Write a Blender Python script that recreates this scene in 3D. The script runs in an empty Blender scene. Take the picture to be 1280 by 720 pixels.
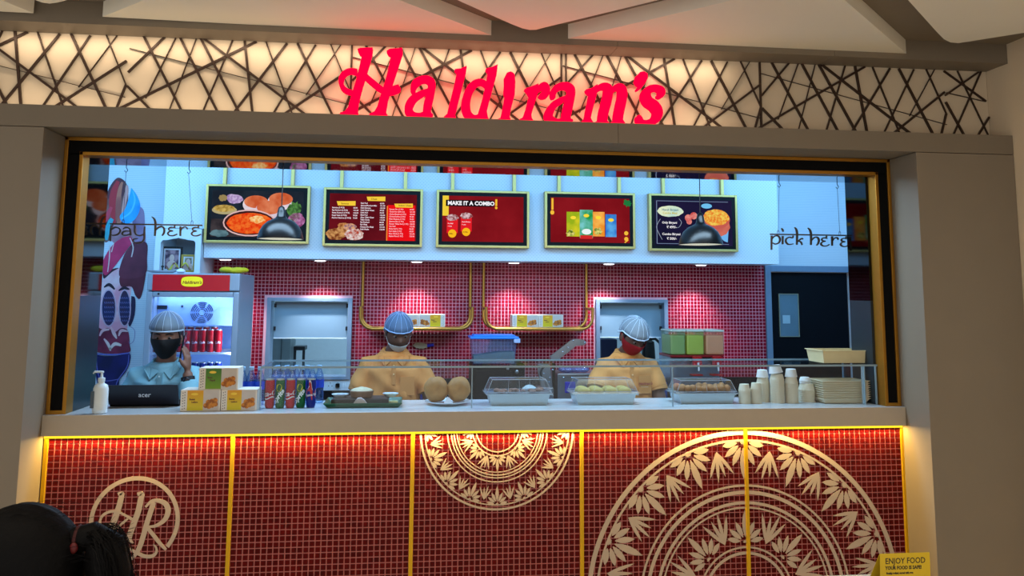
import bpy, bmesh, math, random
import numpy as np
from mathutils import Vector, Matrix, Euler
random.seed(7)
PI = math.pi
K = 1.12                      # metres per survey unit
# ---------------------------------------------------------------- camera
EYE = 1.5 * K
_p, _y, _r = [math.radians(a) for a in (7.0, 7.0, 0.376)]
_right = Vector((math.cos(_y), -math.sin(_y), 0))
_fwd = Vector((math.sin(_y) * math.cos(_p), math.cos(_y) * math.cos(_p), math.sin(_p)))
_up = _right.cross(_fwd)
R2 = math.cos(_r) * _right + math.sin(_r) * _up
U2 = -math.sin(_r) * _right + math.cos(_r) * _up
F_PX, PCX, PCY = 1064.0, 640.0, 240.0
scene = bpy.context.scene
COL = scene.collection
cam_d = bpy.data.cameras.new('camera')
cam = bpy.data.objects.new('camera', cam_d)
COL.objects.link(cam)
cam.matrix_world = Matrix(((R2.x, U2.x, -_fwd.x, 0), (R2.y, U2.y, -_fwd.y, 0), (R2.z, U2.z, -_fwd.z, EYE), (0, 0, 0, 1)))
cam_d.sensor_width = 36
cam_d.lens = F_PX / 1280 * 36
cam_d.shift_y = -(360 - PCY) / 1280
cam_d.clip_start = 0.05
scene.camera = cam
# ---------------------------------------------------------------- world, exposure
wd = bpy.data.worlds.new('hall_light')
scene.world = wd
wd.use_nodes = True
wd.node_tree.nodes['Background'].inputs[0].default_value = (1.0, 0.96, 0.89, 1)
wd.node_tree.nodes['Background'].inputs[1].default_value = 0.95
scene.view_settings.view_transform = 'Standard'
scene.view_settings.look = 'None'
scene.view_settings.gamma = 1
scene.view_settings.exposure = 0
scene.view_settings.use_curve_mapping = False
scene.cycles.use_denoising = True
scene.cycles.max_bounces = 8
scene.cycles.transparent_max_bounces = 24
scene.cycles.sample_clamp_indirect = 4
scene.cycles.caustics_reflective = False
scene.cycles.caustics_refractive = False


def area(name, loc, sx, sy, power, color, rot=(0, 0, 0), spread=None):
    l = bpy.data.lights.new(name, 'AREA')
    l.shape = 'RECTANGLE'; l.size = sx; l.size_y = sy; l.energy = power; l.color = color
    if spread: l.spread = spread
    o = bpy.data.objects.new(name, l); COL.objects.link(o)
    o.location = loc; o.rotation_euler = rot
    return o


# cove behind the glossy kitchen ceiling, cold white; two added end fills
area('cove_and_fill_light', (0.47 * K, 4.28 * K, 2.34 * K), 5.5, 0.4, 46, (0.22, 0.58, 1.0), (math.radians(66), 0, 0))
area('cove_and_fill_light', (-1.72 * K, 4.5 * K, 2.34 * K), 0.6, 0.3, 6, (0.22, 0.58, 1.0), (math.radians(66), 0, 0))  # added fill, brightens the mural wall
area('cove_and_fill_light', (2.62 * K, 4.5 * K, 2.34 * K), 0.6, 0.3, 5.5, (0.22, 0.58, 1.0), (math.radians(66), 0, 0))  # added fill, brightens the ribbed wall over the door
# ceiling lamps over the counter side of the kitchen
area('kitchen_lamp', (-0.45 * K, 3.78 * K, 2.09 * K), 1.3, 0.30, 28, (0.46, 0.72, 1.0))
area('kitchen_lamp', (1.15 * K, 3.78 * K, 2.09 * K), 1.3, 0.30, 28, (0.52, 0.77, 1.0))
# warm strips on the fascia, warm strip below the worktop
area('fascia_strip', (-0.12 * K, 3.37 * K, 2.498 * K), 2.9 * K, 0.012, 4.3, (1.0, 0.80, 0.58), (math.radians(22), 0, 0))
area('fascia_strip', (-0.12 * K, 3.37 * K, 2.206 * K), 2.9 * K, 0.012, 2.0, (1.0, 0.80, 0.58), (math.radians(158), 0, 0))
area('counter_strip', (0.385 * K, 3.4835 * K, 0.9665 * K), 3.42 * K, 0.012, 34.0, (1.0, 0.66, 0.20), (math.radians(-6), 0, 0))
# unseen hall fills, added to brighten the pillars and right wall
area('hall_fill_lamp', (-1.0, 0.9, 2.83), 2.4, 1.6, 24, (1.0, 0.86, 0.68))

area('hall_fill_lamp', (1.75, 1.3, 2.83), 1.0, 1.2, 17, (1.0, 0.88, 0.70))  # second fill, added for the dark right wall


# ---------------------------------------------------------------- survey helpers
def ray(px, py):
    return R2 * ((px - PCX) / F_PX) + U2 * ((PCY - py) / F_PX) + _fwd


def P(px, py, Y):
    """photo point -> point on the real plane y = Y"""
    d = ray(px, py); d = d * (Y / d.y)
    return Vector((d.x, Y, d.z + EYE))


def onZ(px, py, Z):
    d = ray(px, py); d = d * ((Z - EYE) / d.z)
    return Vector((d.x, d.y, Z))


def PX(px, Y, py=500): return P(px, py, Y).x


def PZ(px, py, Y): return P(px, py, Y).z


# ---------------------------------------------------------------- materials
def lin(c):
    c = c / 255.0
    return c / 12.92 if c <= 0.04045 else ((c + 0.055) / 1.055) ** 2.4


def rgb(r, g, b): return (lin(r), lin(g), lin(b), 1)


def mat(name, col, rough=0.5, metal=0.0, emis=None, es=0.0, var=0.06, scale=30.0, bump=0.0, alpha=None, trans=0.0, ior=1.45, spec=0.5, sheen=0.0):
    m = bpy.data.materials.new(name); m.use_nodes = True
    nt = m.node_tree; N = nt.nodes; L = nt.links
    b = N['Principled BSDF']
    b.inputs['Roughness'].default_value = rough
    b.inputs['Metallic'].default_value = metal
    b.inputs['IOR'].default_value = ior
    b.inputs['Specular IOR Level'].default_value = spec
    b.inputs['Transmission Weight'].default_value = trans
    c = rgb(*col)
    tc = N.new('ShaderNodeTexCoord'); no = N.new('ShaderNodeTexNoise')
    no.inputs['Scale'].default_value = scale; no.inputs['Detail'].default_value = 4
    L.new(tc.outputs['Object'], no.inputs['Vector'])
    if var > 0:
        mx = N.new('ShaderNodeMixRGB'); mx.blend_type = 'MIX'
        mx.inputs[1].default_value = tuple(min(1, v * (1 + var)) for v in c[:3]) + (1,)
        mx.inputs[2].default_value = tuple(v * (1 - var) for v in c[:3]) + (1,)
        L.new(no.outputs['Fac'], mx.inputs[0]); L.new(mx.outputs[0], b.inputs['Base Color'])
    else:
        b.inputs['Base Color'].default_value = c
    if bump > 0:
        bp = N.new('ShaderNodeBump'); bp.inputs['Strength'].default_value = bump; bp.inputs['Distance'].default_value = 0.004
        L.new(no.outputs['Fac'], bp.inputs['Height']); L.new(bp.outputs[0], b.inputs['Normal'])
    if emis:
        b.inputs['Emission Color'].default_value = rgb(*emis); b.inputs['Emission Strength'].default_value = es
    if alpha is not None: b.inputs['Alpha'].default_value = alpha
    return m


def glass(name, tint=(0.9, 0.96, 1.0), refl=0.08, rough=0.02, body=0.0, body_col=(200, 220, 230), fres=0.28):
    """thin sheet glass or clear plastic"""
    m = bpy.data.materials.new(name); m.use_nodes = True
    nt = m.node_tree; N = nt.nodes; L = nt.links
    N.clear()
    out = N.new('ShaderNodeOutputMaterial'); tr = N.new('ShaderNodeBsdfTransparent'); gl = N.new('ShaderNodeBsdfGlossy')
    tr.inputs[0].default_value = tint + (1,); gl.inputs['Roughness'].default_value = rough
    lw = N.new('ShaderNodeLayerWeight'); lw.inputs['Blend'].default_value = 0.35
    ma = N.new('ShaderNodeMath'); ma.operation = 'MULTIPLY_ADD'; ma.inputs[1].default_value = fres; ma.inputs[2].default_value = refl
    L.new(lw.outputs['Fresnel'], ma.inputs[0])
    mx = N.new('ShaderNodeMixShader'); L.new(ma.outputs[0], mx.inputs[0]); L.new(tr.outputs[0], mx.inputs[1]); L.new(gl.outputs[0], mx.inputs[2])
    last = mx
    if body > 0:
        df = N.new('ShaderNodeBsdfDiffuse'); df.inputs[0].default_value = rgb(*body_col)
        m2 = N.new('ShaderNodeMixShader'); m2.inputs[0].default_value = body
        L.new(mx.outputs[0], m2.inputs[1]); L.new(df.outputs[0], m2.inputs[2]); last = m2
    L.new(last.outputs[0], out.inputs[0])
    return m


def emi(name, col, s=1.0, var=0.0, scale=20, col2=None):
    """self-lit surface (screens, LED letters)"""
    m = bpy.data.materials.new(name); m.use_nodes = True
    nt = m.node_tree; N = nt.nodes; L = nt.links; N.clear()
    out = N.new('ShaderNodeOutputMaterial'); e = N.new('ShaderNodeEmission'); e.inputs[1].default_value = s
    e.inputs[0].default_value = rgb(*col)
    if col2:
        tc = N.new('ShaderNodeTexCoord'); no = N.new('ShaderNodeTexNoise'); no.inputs['Scale'].default_value = scale; no.inputs['Detail'].default_value = 5
        cr = N.new('ShaderNodeValToRGB'); cr.color_ramp.elements[0].position = 0.38; cr.color_ramp.elements[1].position = 0.62
        cr.color_ramp.elements[0].color = rgb(*col); cr.color_ramp.elements[1].color = rgb(*col2)
        L.new(tc.outputs['Object'], no.inputs['Vector']); L.new(no.outputs['Fac'], cr.inputs[0]); L.new(cr.outputs[0], e.inputs[0])
    L.new(e.outputs[0], out.inputs[0])
    return m


_mc = {}


def cm(col, rough=0.5, metal=0.0, **k):
    key = ('c', col, rough, metal, tuple(sorted(k.items())))
    if key not in _mc: _mc[key] = mat('paint_%d_%d_%d' % col, col, rough, metal, **k)
    return _mc[key]


def ce(col, s=1.0, col2=None, scale=20):
    key = ('e', col, s, col2, scale)
    if key not in _mc: _mc[key] = emi('lit_%d_%d_%d' % col, col, s, col2=col2, scale=scale)
    return _mc[key]


# ---------------------------------------------------------------- mesh builder
class MB:
    def __init__(s): s.v = []; s.f = []; s.mi = []; s.m = 0
    def add(s, vs, fs):
        o = len(s.v); s.v += [tuple(v) for v in vs]
        for f in fs: s.f.append(tuple(i + o for i in f)); s.mi.append(s.m)
        return s
    def box(s, x0, x1, y0, y1, z0, z1, bev=0.0):
        if x0 > x1: x0, x1 = x1, x0
        if y0 > y1: y0, y1 = y1, y0
        if z0 > z1: z0, z1 = z1, z0
        if bev <= 0:
            vs = [(x, y, z) for x in (x0, x1) for y in (y0, y1) for z in (z0, z1)]
            return s.add(vs, [(0, 1, 3, 2), (4, 6, 7, 5), (0, 4, 5, 1), (2, 3, 7, 6), (0, 2, 6, 4), (1, 5, 7, 3)])
        b = min(bev, (x1 - x0) * .45, (y1 - y0) * .45, (z1 - z0) * .45)
        bm = bmesh.new()
        vs = [bm.verts.new((x, y, z)) for x in (x0, x1) for y in (y0, y1) for z in (z0, z1)]
        for f in [(0, 1, 3, 2), (4, 6, 7, 5), (0, 4, 5, 1), (2, 3, 7, 6), (0, 2, 6, 4), (1, 5, 7, 3)]: bm.faces.new([vs[i] for i in f])
        bmesh.ops.bevel(bm, geom=bm.edges[:], offset=b, segments=2, affect='EDGES', profile=0.6)
        bm.verts.index_update()
        s.add([v.co[:] for v in bm.verts], [[v.index for v in f.verts] for f in bm.faces]); bm.free(); return s
    def hexa(s, pts):
        """8 points: bottom ring 4, top ring 4"""
        return s.add(pts, [(3, 2, 1, 0), (4, 5, 6, 7), (0, 1, 5, 4), (1, 2, 6, 5), (2, 3, 7, 6), (3, 0, 4, 7)])
    def prism(s, pts, d):
        """planar outline (3d points) pushed along vector d"""
        n = len(pts); d = Vector(d); a = [Vector(p) for p in pts]; b = [p + d for p in a]
        return s.add(a + b, [tuple(range(n))[::-1], tuple(range(n, 2 * n))] + [(i, (i + 1) % n, n + (i + 1) % n, n + i) for i in range(n)])
    def poly(s, pts): return s.add(pts, [tuple(range(len(pts)))])
    def lathe(s, prof, c=(0, 0, 0), seg=24, sx=1, sy=1, M=None, cap=True):
        """profile of (r, z) turned about z"""
        vs = []; fs = []
        for r, z in prof:
            for i in range(seg):
                a = 2 * PI * i / seg; v = Vector((r * math.cos(a) * sx, r * math.sin(a) * sy, z))
                if M is not None: v = M @ v
                vs.append(v + Vector(c))
        n = len(prof)
        for j in range(n - 1):
            for i in range(seg):
                k = (i + 1) % seg; fs.append((j * seg + i, j * seg + k, (j + 1) * seg + k, (j + 1) * seg + i))
        if cap:
            if prof[0][0] > 1e-6: fs.append(tuple(range(seg))[::-1])
            if prof[-1][0] > 1e-6: fs.append(tuple((n - 1) * seg + i for i in range(seg)))
        return s.add(vs, fs)
    def ell(s, c, r, seg=20, rings=12, M=None, z0=-90, z1=90):
        prof = [(math.cos(math.radians(z0 + (z1 - z0) * j / rings)), math.sin(math.radians(z0 + (z1 - z0) * j / rings))) for j in range(rings + 1)]
        D = Matrix.Diagonal((r[0], r[1], r[2])).to_3x3()
        MM = (M @ D) if M is not None else D
        prof = [(max(a, 1e-5), b) for a, b in prof]
        return s.lathe(prof, c, seg, M=MM)
    def tube(s, pts, r, seg=10, cap=True, flat=1.0):
        pts = [Vector(p) for p in pts]; n = len(pts)
        rs = r if isinstance(r, (list, tuple)) else [r] * n
        t0 = (pts[1] - pts[0]).normalized(); ref = Vector((0, 0, 1)) if abs(t0.z) < .9 else Vector((1, 0, 0))
        u = t0.cross(ref).normalized(); vs = []; fs = []
        for i in range(n):
            t = (pts[min(i + 1, n - 1)] - pts[max(i - 1, 0)]).normalized()
            u = (u - t * u.dot(t)).normalized(); w = t.cross(u)
            for j in range(seg):
                a = 2 * PI * j / seg; vs.append(pts[i] + u * (rs[i] * math.cos(a)) + w * (rs[i] * flat * math.sin(a)))
        for i in range(n - 1):
            for j in range(seg):
                k = (j + 1) % seg; fs.append((i * seg + j, i * seg + k, (i + 1) * seg + k, (i + 1) * seg + j))
        if cap: fs += [tuple(range(seg))[::-1], tuple((n - 1) * seg + j for j in range(seg))]
        return s.add(vs, fs)
    def loft(s, secs, seg=20):
        """sections (cx, cy, cz, rx, ry)"""
        vs = []; fs = []; n = len(secs)
        for cx, cy, cz, rx, ry in secs:
            for j in range(seg):
                a = 2 * PI * j / seg; vs.append((cx + rx * math.cos(a), cy + ry * math.sin(a), cz))
        for i in range(n - 1):
            for j in range(seg):
                k = (j + 1) % seg; fs.append((i * seg + j, i * seg + k, (i + 1) * seg + k, (i + 1) * seg + j))
        fs += [tuple(range(seg))[::-1], tuple((n - 1) * seg + j for j in range(seg))]
        return s.add(vs, fs)
    def build(s, name, m, parent=None, smooth=False, loc=None):
        me = bpy.data.meshes.new(name)
        vs = s.v
        if loc is None and parent is not None: loc = parent.get('_base')
        if loc is not None: vs = [(v[0] - loc[0], v[1] - loc[1], v[2] - loc[2]) for v in vs]
        me.from_pydata(vs, [], s.f)
        for mm in (m if isinstance(m, (list, tuple)) else [m]): me.materials.append(mm)
        if any(s.mi): me.polygons.foreach_set('material_index', s.mi)
        if smooth:
            me.polygons.foreach_set('use_smooth', [True] * len(me.polygons))
        me.update()
        bm = bmesh.new(); bm.from_mesh(me)
        if len(bm.faces) < 200000 and not getattr(s, 'noflip', False): bmesh.ops.recalc_face_normals(bm, faces=bm.faces[:])
        if smooth:
            for e in bm.edges:
                if len(e.link_faces) == 2 and e.calc_face_angle(0) > math.radians(smooth if smooth is not True else 40): e.smooth = False
        bm.to_mesh(me); bm.free()
        o = bpy.data.objects.new(name, me); COL.objects.link(o)
        if parent is not None:
            o.parent = parent
            if parent.get('_base') is not None: o['_base'] = list(loc)
        elif loc is not None: o.location = loc; o['_base'] = list(loc)
        return o


def lab(o, label, cat, group=None):
    o['label'] = label; o['category'] = cat
    if group: o['group'] = group
    return o


def thing(name, label, cat, loc, group=None):
    """Empty at the thing's base; parts are modelled in world coordinates and stored relative to it"""
    o = bpy.data.objects.new(name, None); COL.objects.link(o)
    o.location = loc; o['_base'] = list(loc); o.empty_display_size = 0.05
    return lab(o, label, cat, group)


def struct(o):
    o['kind'] = 'structure'; return o


def copy_thing(src, loc, label=None, rz=None):
    def cp(o, par):
        c = o.copy(); COL.objects.link(c); c.parent = par
        for ch in o.children: cp(ch, c)
        return c
    c = cp(src, None); c.location = loc
    if rz is not None: c.rotation_euler = (src.rotation_euler[0], src.rotation_euler[1], rz)
    if label: c['label'] = label
    return c


def smoothpts(pts, n=6):
    """Catmull-Rom through tuples of any length"""
    out = []; m = len(pts)
    for i in range(m - 1):
        p0, p1, p2, p3 = pts[max(i - 1, 0)], pts[i], pts[i + 1], pts[min(i + 2, m - 1)]
        for j in range(n):
            t = j / n
            out.append(tuple(0.5 * (2 * b + (c - a) * t + (2 * a - 5 * b + 4 * c - d) * t * t + (3 * b - a - 3 * c + d) * t ** 3) for a, b, c, d in zip(p0, p1, p2, p3)))
    out.append(tuple(pts[-1])); return out


def stroke_outline(pts, n=6):
    """brush stroke (x, y, width) -> quads in 2d"""
    q = smoothpts(pts, n); L = []; Rr = []
    for i, p in enumerate(q):
        a = q[max(i - 1, 0)]; b = q[min(i + 1, len(q) - 1)]
        dx, dy = b[0] - a[0], b[1] - a[1]; l = math.hypot(dx, dy) or 1
        nx, ny = -dy / l * p[2] / 2, dx / l * p[2] / 2
        L.append((p[0] + nx, p[1] + ny)); Rr.append((p[0] - nx, p[1] - ny))
    return L, Rr


def add_stroke(mb, pts, f2, d, n=6):
    L, Rr = stroke_outline(pts, n); k = len(L)
    a = [f2(*p) for p in L] + [f2(*p) for p in Rr]; d = Vector(d)
    b = [p + d for p in a]
    fs = []
    for i in range(k - 1):
        fs += [(i, i + 1, k + i + 1, k + i), (2 * k + i, 3 * k + i, 3 * k + i + 1, 2 * k + i + 1), (i, 2 * k + i, 2 * k + i + 1, i + 1), (k + i, k + i + 1, 3 * k + i + 1, 3 * k + i)]
    fs += [(0, k, 3 * k, 2 * k), (k - 1, 3 * k - 1, 4 * k - 1, 2 * k - 1)]
    mb.add(a + b, fs)


def text_mesh(s, size, extrude=0.0, bold=0.0, align='LEFT', space=1.0, shear=0.0):
    cu = bpy.data.curves.new('t', 'FONT'); cu.body = s; cu.size = size; cu.extrude = extrude; cu.offset = bold
    cu.align_x = align; cu.space_character = space; cu.resolution_u = 2; cu.shear = shear
    o = bpy.data.objects.new('t', cu); COL.objects.link(o)
    dg = bpy.context.evaluated_depsgraph_get(); me = bpy.data.meshes.new_from_object(o.evaluated_get(dg))
    bpy.data.objects.remove(o); bpy.data.curves.remove(cu)
    vs = [tuple(v.co) for v in me.vertices]; fs = [tuple(p.vertices) for p in me.polygons]
    bpy.data.meshes.remove(me)
    return vs, fs


def add_text(mb, s, size, f3, **k):
    vs, fs = text_mesh(s, size, **k)
    mb.add([f3(*v) for v in vs], fs)


def xz(o, Y=None):
    """text plane facing the hall: local x -> world x, y -> z"""
    o = Vector(o)
    return lambda x, y, z: Vector((o.x + x, o.y - z, o.z + y))


def remesh_join(mb, voxel, smooth=0):
    me = bpy.data.meshes.new('r'); me.from_pydata(mb.v, [], mb.f); me.update()
    bm = bmesh.new(); bm.from_mesh(me); bmesh.ops.recalc_face_normals(bm, faces=bm.faces[:]); bm.to_mesh(me); bm.free()
    o = bpy.data.objects.new('r', me); COL.objects.link(o)
    md = o.modifiers.new('r', 'REMESH'); md.mode = 'VOXEL'; md.voxel_size = voxel; md.use_smooth_shade = True
    if smooth:
        sm = o.modifiers.new('s', 'SMOOTH'); sm.iterations = smooth; sm.factor = 0.5
    dg = bpy.context.evaluated_depsgraph_get(); m2 = bpy.data.meshes.new_from_object(o.evaluated_get(dg))
    bpy.data.objects.remove(o); bpy.data.meshes.remove(me)
    r = MB(); r.v = [tuple(v.co) for v in m2.vertices]; r.f = [tuple(p.vertices) for p in m2.polygons]; r.mi = [0] * len(r.f)
    r.noflip = True
    bpy.data.meshes.remove(m2)
    return r
# ================================================================ setting
XL, XR = -1.348 * K, 2.117 * K           # opening between the pillars
YP, YS, YF = 3.3 * K, 3.467 * K, 3.5 * K  # pillar face, worktop face, frame face
ZT, ZS, ZH = 1.045 * K, 0.968 * K, 2.116 * K
XW = 2.565 * K
YB, YT = 5.2 * K, 5.5 * K                # bulkhead face, tiled wall face
ZC = 2.10 * K
m_lam = mat('grey_brown_laminate', (132, 120, 104), 0.55, var=0.05, scale=6)
m_lam2 = mat('grey_brown_laminate_beam', (126, 114, 98), 0.55, var=0.05, scale=6)
m_cream = mat('cream_plaster', (222, 204, 176), 0.8, var=0.04, scale=3, bump=0.15)
m_fascia = mat('fascia_board', (214, 196, 170), 0.7, var=0.04, scale=3)
m_ceil = mat('taupe_ceiling_paint', (128, 116, 100), 0.8, var=0.04)
m_cpan = mat('cream_ceiling_panel', (240, 234, 218), 0.7, var=0.03, scale=2)
m_floor = mat('polished_floor', (176, 168, 152), 0.3, var=0.1, scale=2)
m_gold = mat('brushed_brass', (176, 122, 40), 0.4, 0.75, var=0.1, scale=40)
m_gold2 = mat('pale_brass', (206, 176, 104), 0.4, 0.6, var=0.08, scale=40)
m_blk = mat('black_laminate', (7, 6, 6), 0.7, var=0.1, spec=.15)
m_dark = mat('dark_tinted_glass', (36, 44, 52), 0.05, 1.0, var=0.0)
m_soff = mat('glossy_white_ceiling', (150, 160, 170), 0.04, 1.0, var=0.0)
m_white = mat('white_wall', (206, 214, 222), 0.5, var=0.03)
m_batt = mat('dark_bronze_strip', (58, 40, 30), 0.45, 0.3)
m_top = mat('white_quartz', (202, 204, 206), 0.18, var=0.05, scale=60)
m_topf = mat('worktop_edge', (178, 166, 150), 0.45, var=0.04, scale=30)


def perf(name, dots):
    """white composite panel with rows of tiny perforations"""
    m = mat(name, (200, 210, 220), 0.45, var=0.0)
    nt = m.node_tree; N = nt.nodes; L = nt.links; b = N['Principled BSDF']
    tc = N.new('ShaderNodeTexCoord'); mp = N.new('ShaderNodeMapping'); L.new(tc.outputs['Object'], mp.inputs[0])
    if dots:
        vo = N.new('ShaderNodeTexVoronoi'); vo.inputs['Scale'].default_value = 62; vo.inputs['Randomness'].default_value = 0
        mp.inputs['Scale'].default_value = (1, 0.0, 1); mp.inputs['Rotation'].default_value = (0, 0.785, 0)
        L.new(mp.outputs[0], vo.inputs['Vector']); src = vo.outputs['Distance']; lo, hi = 0.10, 0.22
    else:
        wv = N.new('ShaderNodeTexWave'); wv.bands_direction = 'Z'; wv.inputs['Scale'].default_value = 24
        L.new(mp.outputs[0], wv.inputs['Vector']); src = wv.outputs['Fac']; lo, hi = 0.05, 0.4
    cr = N.new('ShaderNodeValToRGB'); cr.color_ramp.elements[0].position = lo; cr.color_ramp.elements[1].position = hi
    cr.color_ramp.elements[0].color = rgb(172, 188, 204) if dots else rgb(190, 202, 214); cr.color_ramp.elements[1].color = rgb(210, 217, 224)
    L.new(src, cr.inputs[0]); L.new(cr.outputs[0], b.inputs['Base Color'])
    return m


m_perf, m_line = perf('perforated_white_panel', True), perf('ribbed_white_panel', False)

struct(MB().box(-4.6, 5, -1.5, 8.6, -0.06, 0).build('floor', m_floor))
c = struct(MB().box(-4.2, XW + 0.15, -1.0, 3.56 * K, 2.601 * K, 2.601 * K + 0.08).build('ceiling', m_ceil))
zb = 2.54 * K


def cpanel(px, name='ceiling_panel'):
    pts = [onZ(x, y, zb) for x, y in px]
    mb = MB().prism([Vector((p.x, p.y, zb)) for p in pts], (0, 0, 2.601 * K - zb))
    mb.build(name, m_cpan, c)


cpanel([(128, 21), (623, 47.5), (335, -62.6)])
cpanel([(696, 51.6), (1133, 67), (1026, -25.5)])
cpanel([(480, -42), (571.5, 0), (640, 30.5), (653, 35.5), (662, 37.5), (670, 37.3), (680, 34.6), (815, 2), (1000, -42)])
cpanel([(1100, -38), (1135, 0), (1172, 41), (1180, 49), (1188, 53), (1198, 54), (1280, 41), (1420, 18), (1300, -60)])
cpanel([(42, 16.5), (-330, -2), (-150, -62)])
cpanel([(20, -45), (44, 0), (52, 3), (62, 4.5), (72, 3.2), (84, 0), (170, -45)])
# cornice below the ceiling, in two lengths
xs = PX(772, 3.3 * K, 60); xs2 = PX(1043, 3.3 * K, 60)
co = struct(MB().box(-4.0, xs - .001, YP, 3.46 * K, 2.515 * K, 2.6005 * K).build('trim_1', m_lam2))
MB().box(xs + .001, xs2 - .001, YP, 3.46 * K, 2.515 * K, 2.6005 * K).build('cornice_board', m_lam2, co)
MB().box(xs2 + .001, XW - .002, YP, 3.46 * K, 2.515 * K, 2.6005 * K).build('cornice_board', m_lam2, co)
# fascia wall behind the sign with its lattice of strips
fw = struct(MB().box(-4.0, XW - .002, 3.44 * K, 3.56 * K, 2.12 * K, 2.6 * K).build('wall_fascia', m_fascia))
x_side = XW
motif = [(305, 290, 990, 470, 1.3), (345, 248, 465, 482, 8), (410, 248, 305, 370, 7), (443, 250, 362, 455, 3.4), (455, 250, 575, 487, 8),
         (505, 252, 438, 482, 2.6), (518, 252, 640, 487, 8.4), (525, 250, 835, 492, 8), (690, 258, 312, 475, 8.4), (617, 252, 540, 485, 5),
         (652, 250, 685, 487, 8), (785, 262, 640, 485, 7.6), (718, 255, 805, 490, 5), (818, 262, 930, 495, 8.4), (875, 265, 757, 490, 5.4),
         (955, 262, 850, 438, 2.6), (922, 262, 990, 428, 4), (990, 428, 970, 495, 7), (988, 348, 800, 492, 8), (305, 415, 367, 480, 8)]
last = [(990, 360, 1118, 270, 7), (990, 385, 1045, 497, 7), (990, 268, 1140, 380, 7), (1040, 266, 1136, 497, 4.6), (1128, 268, 1017, 497, 6),
        (1148, 440, 1110, 498, 7.5), (995, 350, 1140, 382, 2.4)]
seams = [PX(158.5, 3.43 * K, 80), PX(439, 3.43 * K, 90), PX(702, 3.43 * K, 100), PX(951, 3.43 * K, 110), PX(1182.5, 3.43 * K, 120)]
seams = [seams[0] - k * 0.868 * K for k in (3, 2, 1)] + seams
za, zc = 2.196 * K, 2.516 * K


def zoomz(xx, yy):      # motif height -> wall height
    t = 248 + (xx - 301) * 0.0215; b = 478 + (xx - 301) * 0.026
    return zc + (yy - t) / (b - t) * (2.235 * K - zc)


def batten(xa, z1, xb, z2, w, n=[0]):
    y1 = 3.44 * K - .001; dpt = .012 if w > 4 else .008
    n[0] += 1; dpt += 0.0002 * (n[0] % 13)
    if z2 < 2.26 * K:       # run on down behind the beam
        tt = (2.19 * K - z1) / (z2 - z1); xb = xa + (xb - xa) * tt; z2 = 2.19 * K
    dx, dz = xb - xa, z2 - z1; l = math.hypot(dx, dz); nx, nz = -dz / l * w / 2, dx / l * w / 2
    pts = [(xa + nx, y1, z1 + nz), (xb + nx, y1, z2 + nz), (xb - nx, y1, z2 - nz), (xa - nx, y1, z1 - nz)]
    MB().prism(pts, (0, -dpt, 0)).build('batten', m_batt, fw)


sc = 1 / 2.977 / 1064 * 3.43 * K
for i in range(7):
    s0, s1 = seams[i], seams[i + 1]
    for x1, y1, x2, y2, w in motif:
        f = lambda x: s0 + (x - 301) / (990 - 301) * (s1 - s0)
        if f(max(x1, x2)) < -3.9: continue
        batten(f(x1), zoomz(x1, y1), f(x2), zoomz(x2, y2), w * sc * 1.05)
    if i > 3: batten(s0, zc, s0, 2.19 * K, 7 * sc)
batten(seams[5] + .022, zc, seams[5] + .022, 2.19 * K, 6 * sc)
for x1, y1, x2, y2, w in last:
    f = lambda x: seams[7] + (x - 990) / (1144 - 990) * (XW - .01 - seams[7])
    batten(f(x1), zoomz(x1, y1), f(x2), zoomz(x2, y2), w * sc)
# right hand side wall of the hall
struct(MB().box(XW, XW + 0.15, -1.0, 3.56 * K, 0, 2.601 * K).build('wall_right', m_cream))
# pillars and beam
bm_ = struct(MB().box(-4.0, xs - .001, YP, 3.44 * K, ZH, 2.198 * K).box(-4.0, xs - .001, 3.44 * K, 3.56 * K, ZH, 2.12 * K - .001).build('trim_2', m_lam2))
MB().box(xs + .001, XW - .002, YP, 3.44 * K, ZH, 2.198 * K).box(xs + .001, XW - .002, 3.44 * K, 3.56 * K, ZH, 2.12 * K - .001).build('beam_board', m_lam2, bm_)
struct(MB().box(-4.0, XL, YP, 3.56 * K, 0, ZH - .0025, .002).build('wall_pillar_left', m_lam))
struct(MB().box(XR, XW - .002, YP, 3.56 * K, 0, ZH - .0025, .002).build('wall_pillar_right', m_lam))
# brass and black frame round the opening
fr = struct(MB().box(XL + .0005, XR - .0005, YF + .004, YF + .06, 2.046 * K, ZH - .001)
            .box(XL + .0005, XL + .070 * K, YF + .004, YF + .06, ZT, 2.05 * K).box(XR - .070 * K, XR - .0005, YF + .004, YF + .06, ZT, 2.05 * K).build('trim_3', m_blk))
g = .014 * K
for nm, a in (('outer', 0), ('inner', .058 * K)):
    x0, x1, z1 = XL + a + .001, XR - a - .001, ZH - a - .0015
    for j, bx in enumerate(((x0, x0 + g, ZT, z1), (x1 - g, x1, ZT, z1), (x0, x1, z1 - g, z1))):
        MB().box(bx[0], bx[1], YF - .004, YF + (.075 if a else .02), bx[2], bx[3], .002).build('brass_strip', m_gold, fr)
for s in (1, -1):
    xx = XL + .03 if s > 0 else XR - .03
    xa, xb = (XL + .001, XL + .072 * K) if s > 0 else (XR - .072 * K, XR - .001)
    MB().box(xa, xb, YF - .0035, YF + .02, ZT, ZT + .014 * K).build('brass_strip', m_gold, fr)
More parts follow.
